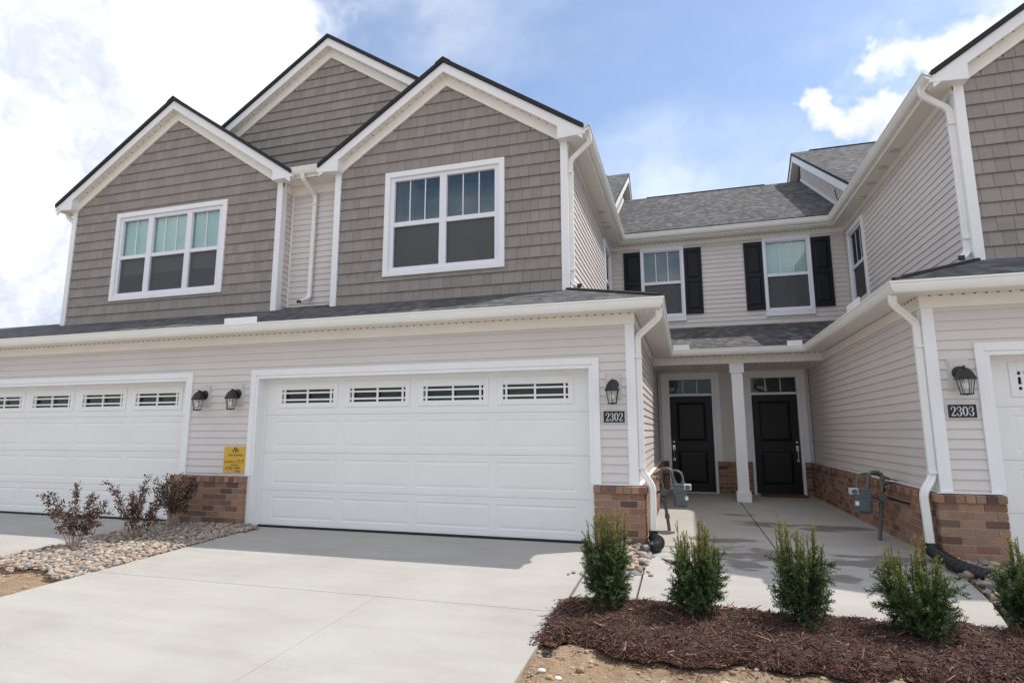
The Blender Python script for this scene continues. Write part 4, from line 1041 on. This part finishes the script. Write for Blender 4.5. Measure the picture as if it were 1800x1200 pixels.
for s in stones:
    x, y, z, r, a, b, c, k, w = s
    M = Matrix.Translation((x, y, z)) @ Matrix.Rotation(a, 4, 'Z') @ Matrix.Rotation(b, 4, 'X') @ Matrix.Rotation(c, 4, 'Y')
    if quota[w] > 0 and ssize(s) > 0:
        quota[w] -= 1; o = bpy.data.objects.new('river_stone', STONE_ME[k]); COL.objects.link(o); o.matrix_world = M @ Matrix.Scale(r, 4); tag(o, SL[w], 'stone', 'river stones in the ' + {'L': 'left bed', 'C': 'centre pocket', 'R': 'right bed'}[w])
    else: rest.add([tuple(M @ (v * r)) for v in STONE_V1[k]], IF)
ro = rest.build('river_stones', 'river_stone_joined', None, smooth=True, angle=180); tag(ro, 'mixed tan and grey river stones filling the beds', 'stones', kind='stuff')

# ------------------------------------------------------------------ yews and purple shrubs
def ribbon_mesh(name, mat, centers, dirs, sides, L, W, tip, parent):
    """flat leaves as folded quads: arrays (n,3)"""
    n = len(centers); c = np.array(centers); d = np.array(dirs); s = np.array(sides); L = np.array(L)[:, None]; W = np.array(W)[:, None]
    up = np.cross(d, s)
    P = np.stack([c, c + d * L * .5 + s * W + up * W * .35, c + d * L, c + d * L * .5 - s * W + up * W * .35], 1).reshape(-1, 3)
    me = bpy.data.meshes.new(name); me.vertices.add(4 * n); me.vertices.foreach_set('co', P.ravel())
    me.loops.add(4 * n); me.loops.foreach_set('vertex_index', np.arange(4 * n)); me.polygons.add(n); me.polygons.foreach_set('loop_start', np.arange(n) * 4); me.polygons.foreach_set('loop_total', np.full(n, 4))
    me.update(); at = me.attributes.new('tip', 'FLOAT', 'POINT'); at.data.foreach_set('value', np.repeat(np.array(tip), 4)); me.materials.append(MATS[mat])
    return link(me, name, parent, world=False)
def unit(v): return v / (np.linalg.norm(v) + 1e-9)
def yew(loc, H, R, lean, label, seed):
    r = np.random.default_rng(seed); root = thing('yew_shrub', label, 'shrub', loc, 'young yews in the mulch bed')
    C, D, S, L, W, T = [], [], [], [], [], []; st = MB()
    def needles(p0, p1, dens, t0, t1, ln):
        ax = p1 - p0; le = np.linalg.norm(ax); ax = ax / le; n = max(3, int(le * dens))
        a = unit(np.cross(ax, [.3, .5, .8])); b = np.cross(ax, a)
        for i in range(n):
            t = (i + r.random()) / n; th = r.random() * 6.283; rad = a * math.cos(th) + b * math.sin(th)
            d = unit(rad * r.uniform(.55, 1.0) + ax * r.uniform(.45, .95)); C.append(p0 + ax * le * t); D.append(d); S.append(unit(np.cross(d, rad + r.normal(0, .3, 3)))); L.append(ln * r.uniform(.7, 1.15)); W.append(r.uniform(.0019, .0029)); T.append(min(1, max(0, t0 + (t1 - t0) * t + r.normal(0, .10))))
    ns = 6 + seed % 3; sp_ = []
    for k in range(ns):
        th = k * 2.399 + seed; rr = R * (.25 if k == 0 else r.uniform(.5, .95)); sp_.append((math.cos(th) * rr + lean[0], math.sin(th) * rr * .9, H * (r.uniform(.88, 1.05) if k < 4 else r.uniform(.62, .95))))
    n = ns * 6
    for k in range(n):
        cx_, cy_, ch_ = sp_[k % ns]; th = k * 2.399 + r.normal(0, .2)
        top = np.array([cx_ + r.normal(0, .024), cy_ + r.normal(0, .024), ch_ * r.uniform(.72, 1.0) if k >= ns else ch_])
        base = np.array([math.cos(th) * .03, math.sin(th) * .03, 0]); mid = np.array([top[0] * 1.02, top[1] * 1.02, top[2] * .36])
        pts = [(1 - t) ** 2 * base + 2 * t * (1 - t) * mid + t * t * top for t in np.linspace(0, 1, 9)]
        st.tube([tuple(p) for p in pts], [.0050 * (1 - .8 * t) + .0006 for t in np.linspace(0, 1, 9)], 5)
        for i in range(2, 8):
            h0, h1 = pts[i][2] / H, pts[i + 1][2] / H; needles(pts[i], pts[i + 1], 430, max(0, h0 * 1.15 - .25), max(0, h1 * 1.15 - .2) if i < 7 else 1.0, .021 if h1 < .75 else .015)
            for q in range(3 if i < 5 else (2 if i < 7 else 1)):
                t = r.random(); o = pts[i] * (1 - t) + pts[i + 1] * t; out = unit(np.array([o[0], o[1], 0]) + r.normal(0, .05, 3) * [1, 1, 0]); ln = r.uniform(.045, .11) * (1.3 - .85 * o[2] / H)
                up = r.uniform(.25, 1.0) + 1.3 * o[2] / H
                e = o + unit(unit(out + r.normal(0, .7, 3) * [1, 1, .2]) + np.array([0, 0, up])) * ln
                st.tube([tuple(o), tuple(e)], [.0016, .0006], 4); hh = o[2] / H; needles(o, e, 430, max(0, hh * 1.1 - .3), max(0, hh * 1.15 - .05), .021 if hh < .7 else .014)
    # drooping skirt twigs near the base
    for k in range(120):
        th = r.random() * 6.283; z = (r.uniform(.0, .12) if k % 2 else r.uniform(.05, .34)) * H / .6; o = np.array([math.cos(th) * .06, math.sin(th) * .06, z]); ln = R * r.uniform(.45, 1.05) * min(1, .70 + z * 1.4)
        e = o + np.array([math.cos(th) * ln, math.sin(th) * ln, r.uniform(.0, .13)]); m2 = (o + e) / 2 + np.array([0, 0, .02])
        st.tube([tuple(o), tuple(m2), tuple(e)], [.0025, .0018, .0008], 4); needles(o, m2, 330, 0, .12, .024); needles(m2, e, 430, .08, .38, .023)
        for q in range(3):
            t = r.uniform(.3, .95); p = o + (e - o) * t; e2 = p + unit((e - o) + r.normal(0, .09, 3)) * r.uniform(.03, .07); needles(p, e2, 430, .08, .4, .022)
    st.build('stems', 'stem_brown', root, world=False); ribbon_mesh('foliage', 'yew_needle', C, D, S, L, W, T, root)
# five yews, each its own height, spread and lean
YEWS = [((-.05, -2.40), .70, .15, (0, 0), 'bushy dark yew nearest the driveway, in front of the small stone pocket'), ((.58, -2.41), .64, .17, (.035, 0), 'open yew with a gap between its leaders, second from the driveway'),
        ((1.30, -2.38), .68, .175, (0, 0), 'dense upright yew in front of the porch joint, third from the driveway'), ((1.98, -2.44), .60, .22, (-.04, 0), 'broad low yew in front of the right drain hose, fourth from the driveway'),
        ((2.78, -2.12), .66, .19, (-.02, 0), 'yew cut by the right edge of the picture')]
for i, (p, H, R_, ln, lab) in enumerate(YEWS): yew((p[0], p[1], (mulch_h(*p) or -.03) - .012), H, R_, ln, lab, 100 + i)
def burgundy(loc, H, R, label, seed):
    r = np.random.default_rng(seed); root = thing('ninebark_shrub', label, 'shrub', loc, 'burgundy shrubs in the left stone bed')
    C, D, S, L, W, T = [], [], [], [], [], []; st = MB()
    def cluster(p, n, rad):
        for i in range(n):
            d = unit(r.normal(0, 1, 3) + np.array([0, 0, .35])); C.append(p + r.normal(0, rad, 3)); D.append(d); S.append(unit(np.cross(d, r.normal(0, 1, 3)))); L.append(r.uniform(.020, .038)); W.append(r.uniform(.007, .012)); T.append(min(1, max(0, r.normal(.42, .28))))
    for k in range(11):
        th = k * 2.399 + r.normal(0, .3); rr = R * r.uniform(.45, 1.1); top = np.array([math.cos(th) * rr, math.sin(th) * rr, H * r.uniform(.62, 1.06)])
        mid = np.array([top[0] * .42, top[1] * .42, top[2] * .55]) + r.normal(0, .025, 3)
        pts = [(1 - t) ** 2 * np.array([math.cos(th) * .03, math.sin(th) * .03, -.01]) + 2 * t * (1 - t) * mid + t * t * top for t in np.linspace(0, 1, 9)]
        st.tube([tuple(p) for p in pts], [.0052 * (1 - .75 * t) for t in np.linspace(0, 1, 9)], 5)
        for i in range(3, 9):
            cluster(pts[i], 6 if i < 5 else 12, .014 + .004 * (i > 5))
            for q in range(2):
                if r.random() < .75:
                    o = pts[i]; e = o + unit(np.array([math.cos(th), math.sin(th), .8]) + r.normal(0, .7, 3)) * r.uniform(.05, .12)
                    st.tube([tuple(o), tuple(e)], [.0024, .001], 4); cluster(e, 11, .017); cluster((o + e) / 2, 6, .012)
    st.build('stems', 'stem_tan', root, world=False); ribbon_mesh('foliage', 'burgundy_leaf', C, D, S, L, W, T, root)
for i, (x, y, H, R_, lab) in enumerate([(-6.30, -1.78, .62, .30, 'burgundy leaved shrub at the front of the stone bed, leftmost of three'), (-6.13, -1.15, .66, .31, 'burgundy leaved shrub in the middle of the stone bed, with pale bare stems'), (-6.27, -.46, .64, .22, 'burgundy leaved shrub closest to the brick pier')]):
    burgundy((x, y, drive_z(y) + .012), H, R_, lab, 200 + i)

# ------------------------------------------------------------------ wall lanterns
def lantern(loc, label):
    t = thing('wall_lantern', label, 'lantern', loc, 'black wall lanterns by the garage doors'); x = 0
    b = MB().box(-.102, .102, -.020, -.001, -.165, .165).box(-.083, .083, -.034, -.0195, -.146, .146).build('mounting_block', 'mount_block', t, bevel=.004, world=False)
    MB().lathe([(.068, -.034), (.066, -.046), (.050, -.058), (.001, -.060)], (0, 0, .01), 28, axis='y').build('backplate', 'black_metal', t, smooth=True, world=False)
    cy, z = -.155, 0
    MB().tube([(0, -.055, .01), (0, -.085, .045), (0, -.125, .062), (0, cy, .045)], .013, 8).lathe([(.001, .078), (.008, .070), (.012, .055), (.010, .045)], (0, cy, 0), 10).build('arm', 'black_metal', t, smooth=True, world=False)
    prof = [(.012, .050), (.030, .046), (.052, .028), (.070, .000), (.082, -.032), (.092, -.052), (.098, -.056), (.098, -.066), (.078, -.068), (.001, -.060)]
    MB().lathe(prof, (0, cy, 0), 6, ang=math.radians(30)).build('cap', 'black_metal', t, bevel=.002, world=False)
    cg = MB()
    for i in range(6):
        a = math.radians(30 + 60 * i); p0 = (.076 * math.cos(a), cy + .076 * math.sin(a), -.066); p1 = (.050 * math.cos(a), cy + .050 * math.sin(a), -.212); cg.tube([p0, p1], .0042, 5)
    cg.lathe([(.058, -.208), (.060, -.214), (.058, -.222), (.012, -.226), (.001, -.232)], (0, cy, 0), 6, ang=math.radians(30)); cg.build('cage', 'black_metal', t, world=False)
    gm_ = MB()
    for i in range(6):
        a, c = math.radians(30 + 60 * i), math.radians(90 + 60 * i)
        gm_.add([(.073 * math.cos(a), cy + .073 * math.sin(a), -.068), (.073 * math.cos(c), cy + .073 * math.sin(c), -.068), (.0475 * math.cos(c), cy + .0475 * math.sin(c), -.208), (.0475 * math.cos(a), cy + .0475 * math.sin(a), -.208)], [(0, 1, 2, 3)])
    gm_.build('glass', 'lamp_glass', t, world=False)
    MB().lathe([(.010, -.065), (.012, -.085), (.022, -.10), (.029, -.125), (.027, -.15), (.014, -.17), (.001, -.174)], (0, cy, 0), 16).build('bulb', 'bulb', t, smooth=True, world=False)
lantern((-.243, 0, 1.822), 'black lantern above the 2302 plaque'); lantern((3.298, 0, 1.862), 'black lantern above the 2303 plaque, at the right edge')
lantern((-5.703, 0, 1.824), 'black lantern above the yellow notice, right of the pair on the pier'); lantern((-6.30, 0, 1.818), 'black lantern by the far left garage door, left of the pair on the pier')

# ------------------------------------------------------------------ number plaques
def stroke(mb, pts, ws, d0, d1, fn):
    """flat ribbon of varying width through 2-d points, extruded"""
    n = len(pts); Lf = []; Rt = []
    for i in range(n):
        a = Vector(pts[max(i - 1, 0)]); b = Vector(pts[min(i + 1, n - 1)]); t = (b - a).normalized(); nn = Vector((-t.y, t.x)); w = ws[i] / 2; p = Vector(pts[i]); Lf.append(p + nn * w); Rt.append(p - nn * w)
    for i in range(n - 1): mb.hexa([fn(*Rt[i], d0), fn(*Rt[i + 1], d0), fn(*Lf[i + 1], d0), fn(*Lf[i], d0), fn(*Rt[i], d1), fn(*Rt[i + 1], d1), fn(*Lf[i + 1], d1), fn(*Lf[i], d1)])
def arc(cx, cy, rx, ry, a0, a1, n=14): return [(cx + rx * math.cos(math.radians(a0 + (a1 - a0) * i / n)), cy + ry * math.sin(math.radians(a0 + (a1 - a0) * i / n))) for i in range(n + 1)]
def digit(mb, ch, x, fn, d0, d1):
    """serif numerals one unit high and about .52 wide"""
    f = lambda u, v, d: fn(x + u, v, d)
    if ch == '0':
        p = arc(.26, .5, .19, .46, 90, 450, 32); stroke(mb, p, [.05 + .085 * abs(math.cos(math.radians(90 + 360 * i / 32))) for i in range(33)], d0, d1, f)
    if ch == '2':
        p = [(.08, .74)] + arc(.26, .73, .18, .235, 165, -25, 14) + [(.36, .50), (.24, .30), (.09, .075)]; n = len(p)
        stroke(mb, p, [.09, .085, .06, .05, .05, .05, .055, .06, .075, .09, .10, .11, .115, .12, .12, .115, .10, .075, .06][:n] + [.06] * max(0, n - 19), d0, d1, f)
        stroke(mb, arc(.105, .72, .035, .035, 0, 360, 10), [.06] * 11, d0, d1, f)
        stroke(mb, [(.05, .06), (.2, .065), (.34, .055), (.44, .06), (.47, .2)], [.05, .11, .10, .085, .035], d0, d1, f)
    if ch == '3':
        stroke(mb, [(.08, .78)] + arc(.245, .745, .165, .225, 160, -75, 14), [.06, .05, .045, .045, .05, .055, .06, .075, .09, .105, .11, .11, .10, .09, .07, .06], d0, d1, f)
        stroke(mb, [(.19, .52)] + arc(.235, .265, .19, .245, 85, -165, 16), [.045, .05, .055, .065, .08, .10, .115, .12, .12, .11, .095, .08, .065, .055, .05, .05, .055, .06], d0, d1, f)
        for cy in (.755, .225): stroke(mb, arc(.095, cy, .035, .035, 0, 360, 10), [.06] * 11, d0, d1, f)
def plaque(text, x, z, label):
    t = thing('number_plaque', label, 'house number', (x, 0, z), 'house number plaques')
    MB().box(-.150, .150, -.018, -.002, -.088, .088).build('mounting_board', 'mount_block', t, world=False, bevel=.003)
    MB().box(-.128, .128, -.026, -.0185, -.070, .070).build('plate', 'plaque_black', t, world=False, bevel=.003)
    MB().frame(-.132, .132, -.074, .074, .006, -.029, -.0185).build('rim', 'plaque_silver', t, world=False)
    for i, ch in enumerate(text):
        mb = MB(); digit(mb, ch, 0, lambda u, v, d, i=i: (-.104 + i * .0525 + u * .098, d, -.049 + v * .098), -.0262, -.0305); mb.build('digit', 'plaque_silver', t, world=False)
plaque('2302', -.244, 1.453, 'black number plaque reading 2302 below the lantern, right of the foreground garage door'); plaque('2303', 3.287, 1.480, 'black number plaque reading 2303 near the right edge of the picture')

# ------------------------------------------------------------------ yellow lot notice
nt_ = thing('lot_notice', 'yellow builder notice card on the siding above the brick pier', 'notice', (-5.678, -.02, .89))
MB().box(-.198, .198, -.006, .0, -.18, .18).build('card', 'yellow_card', nt_, world=False)
def write(s, x, z, h, parent, align='CENTER', shear=0.0, name='lettering', width=None):
    cu = bpy.data.curves.new(name, 'FONT'); cu.body = s; cu.size = h; cu.align_x = align; cu.shear = shear; cu.extrude = .0006; cu.resolution_u = 3
    tmp = bpy.data.objects.new(name, cu); COL.objects.link(tmp); bpy.context.view_layer.update()
    me = bpy.data.meshes.new_from_object(tmp.evaluated_get(bpy.context.evaluated_depsgraph_get())); bpy.data.objects.remove(tmp, do_unlink=True)
    me.materials.clear(); me.materials.append(MATS['ink']); k = 1
    if width: k = width / max(1e-6, max(v.co.x for v in me.vertices) - min(v.co.x for v in me.vertices))
    for v in me.vertices: v.co = Vector((x + v.co.x * k, -.0072 - v.co.z, z + v.co.y))
    return link(me, name, parent, world=False)
write('M/I HOMES', 0, .048, .043, nt_, width=.25); write('LOT/UNIT #', -.192, -.042, .034, nt_, 'LEFT', width=.19); write('2112', .03, -.036, .052, nt_, 'LEFT', .2, width=.12)
write('ADDRESS', .0, -.088, .03, nt_, width=.13); write('2302 Mill', -.17, -.135, .052, nt_, 'LEFT', .25, width=.26); write('LAKE', .0, -.176, .036, nt_, 'LEFT', .2, width=.10)
lm = MB(); fl_ = lambda u, v, d: (u, d, v)
stroke(lm, [(-.042, .098), (-.042, .132), (-.024, .150), (0, .165), (.012, .172)], [.014, .014, .015, .015, .008], -.0062, -.0078, fl_); stroke(lm, [(-.006, .158), (.022, .146), (.044, .130), (.044, .098)], [.012, .015, .015, .014], -.0062, -.0078, fl_)
stroke(lm, [(.004, .098), (.004, .142)], [.022, .022], -.0062, -.0078, fl_); lm.box(-.19, -.02, -.0075, -.0062, -.0480, -.0465).box(.02, .17, -.0075, -.0062, -.0480, -.0465).box(-.18, .15, -.0075, -.0062, -.1445, -.143)
lm.build('logo', 'ink', nt_, world=False)

# ------------------------------------------------------------------ gas meters, drains, mat
def gas_meter(T, label, loc):
    g_ = thing('gas_meter', label, 'gas meter', T(IDENT)(*loc), 'gas meters on the court walls'); f = T(IDENT); L = Vector(g_.location)
    fn = lambda x, y, z: tuple(Vector(f(x, y, z)) - L)
    p = MB(fn).tube([(.305, 1.13, -.02), (.285, 1.13, .16), (.262, 1.13, .33), (.250, 1.13, .46), (.222, 1.13, .60), (.214, 1.13, .72), (.225, 1.13, .765), (.26, 1.125, .79), (.32, 1.12, .79), (.355, 1.115, .765), (.372, 1.11, .70), (.395, 1.11, .60)], .021, 12)
    for a, b in (((.286, 1.13, .15), (.280, 1.13, .20)), ((.258, 1.13, .36), (.252, 1.13, .42)), ((.385, 1.11, .63), (.398, 1.11, .585)), ((.214, 1.13, .70), (.216, 1.13, .74))): p.tube([a, b], .030, 12)
    p.build('riser_pipe', 'pipe_grey', g_, smooth=True, world=False)
    MB(fn).lathe([(.042, -.03), (.048, -.015), (.048, .012), (.030, .026), (.012, .05)], (.245, 1.09, .49), 18, axis='y').tube([(.25, 1.13, .46), (.33, 1.12, .50), (.40, 1.11, .50)], .022, 10).build('regulator', 'pipe_grey', g_, smooth=True, world=False)
    MB(fn).tube([(.50, 1.11, .59), (.50, 1.11, .68), (.48, 1.11, .74), (.43, 1.12, .765), (.30, 1.16, .765), (.20, 1.19, .74), (.12, 1.2, .70)], .016, 10).tube([(.50, 1.11, .585), (.50, 1.11, .63)], .026, 10).build('outlet_pipe', 'pipe_grey', g_, smooth=True, world=False)
    MB(fn).tube([(.243, 1.13, .40), (.243, 1.07, .40)], .010, 8).box(.228, .258, 1.05, 1.07, .385, .415).build('valve', 'pipe_grey', g_, smooth=True, world=False)
    bd = MB(fn); bd.prism([(.375, .32), (.39, .30), (.53, .30), (.545, .32), (.555, .52), (.54, .565), (.38, .565), (.365, .52)], lambda u, z: (u, 1.02, z), lambda u, z: (u, 1.19, z))
    bo = bd.build('meter_body', 'meter_grey', g_, bevel=.014, world=False)
    MB(fn).prism([(.40, .33), (.52, .33), (.525, .47), (.395, .47)], lambda u, z: (u, .995, z), lambda u, z: (u, 1.02, z)).build('diaphragm_cover', 'meter_grey', bo, bevel=.01, world=False)
    MB(fn).box(.355, .565, 1.03, 1.18, .565, .595).build('top_plate', 'meter_grey', bo, bevel=.006, world=False)
    MB(fn).box(.51, .605, 1.01, 1.10, .525, .60).build('index_box', 'meter_light', g_, bevel=.008, world=False)
    MB(fn).lathe([(.030, -.01), (.030, .004), (.001, .006)], (.558, 1.0, .562), 16, axis='y').build('dial', 'meter_grey', g_, world=False)
    MB(fn).box(.52, .56, 1.0, 1.012, .40, .45).build('tag', 'white_trim', g_, world=False)
    MB(fn).tube([(.24, 1.13, .50), (.18, 1.05, .49), (.12, .86, .47), (.10, .66, .475)], .014, 8).build('house_line', 'black_metal', g_, smooth=True, world=False)
    MB(fn).tube([(.22, 1.13, .62), (.16, 1.13, .66), (.09, 1.10, .668)], .008, 6).tube([(.10, 1.26, .70), (.10, .98, .70)], .006, 6).lathe([(.02, 0), (.02, .02), (.001, .022)], (.215, 1.1, .58), 10, axis='y').build('wall_bracket', 'black_metal', g_, world=False)
    MB(fn).tube([(.236, 1.115, .56), (.236, 1.115, .60)], .021, 8).build('union_nut', 'brass', g_, smooth=True, world=False)
gas_meter(TL, 'grey gas meter beside the left front door, with arched pipe', (.30, 1.13, 0)); gas_meter(TR, 'grey gas meter against the right brick wall, with arched pipe', (.30, 1.13, 0))
def drain(pts, label):
    d = thing('drain_hose', label, 'drain hose', (pts[0][0], pts[0][1], 0), 'black corrugated drain ends'); L = Vector(d.location); P = [Vector(p) - L for p in pts]; out = []; rr = []
    n = 72
    for i in range(n + 1):
        t = i / n * (len(P) - 1); k = min(int(t), len(P) - 2); u = t - k; a = P[max(k - 1, 0)]; b = P[k]; c = P[k + 1]; e = P[min(k + 2, len(P) - 1)]
        out.append(tuple(.5 * ((2 * b) + (c - a) * u + (2 * a - 5 * b + 4 * c - e) * u * u + (3 * b - a - 3 * c + e) * u ** 3))); rr.append(.055 + .009 * (1 if (i // 2) % 2 else -1) if i > 8 else .046)
    MB().tube(out, rr, 20).build('hose', 'black_plastic', d, smooth=True, world=False, angle=60)
    q = Vector(out[-1]); dr_ = (q - Vector(out[-6])).normalized()
    MB().tube([tuple(q - dr_ * .01), tuple(q + dr_ * .075)], [.040, .043], 20).build('outlet', 'pipe_grey', d, smooth=True, world=False)
    MB().box(P[0].x - .048, P[0].x + .048, P[0].y - .042, P[0].y + .042, P[0].z - .02, P[0].z + .035).build('adapter', 'black_plastic', d, bevel=.006, world=False)
drain([(.165, -.03, .135), (.172, -.05, .085), (.225, -.17, .075), (.215, -.32, .06), (.12, -.44, .05)], 'black corrugated drain elbow below the left downspout, by the stone pocket')
drain([(2 * AXIS - .165, -.03, .135), (2 * AXIS - .165, -.06, .10), (2.89, -.28, .075), (2.91, -.55, .055), (2.98, -.80, .045), (3.03, -.92, .035)], 'long black corrugated drain hose below the right downspout')
mt = MB().box(1.97, 2.80, 5.68, 6.02, .001, .035).build('doormat', 'mat_brown', None, bevel=.006); tag(mt, 'brown doormat in front of the right black door', 'doormat')
# irrigation head and a pale pebble at the drive edge
sp = MB().lathe([(.036, 0), (.036, .022), (.030, .028), (.018, .028), (.016, .022), (.001, .022)], (-.355, -3.17, ground_z(-.355, -3.17) - .006), 20).build('sprinkler_head', 'black_plastic', None, smooth=True); tag(sp, 'small round black sprinkler head at the corner of the mulch', 'sprinkler')
for (x, y, r, c) in ((-.20, -3.52, .022, 0), (-.31, -3.48, .028, 1)):
    o = bpy.data.objects.new('pale_stone', STONE_ME[3 + c].copy()); COL.objects.link(o); o.data.materials[0] = MATS['white_trim' if c == 0 else 'meter_light']; o.location = (x, y, ground_z(x, y) + .006); o.scale = (r, r, r * .8)
    tag(o, ('small white stone on the bare soil near the driveway edge', 'flat grey stone on the bare soil beside a white one')[c], 'stone')
flush_pieces()
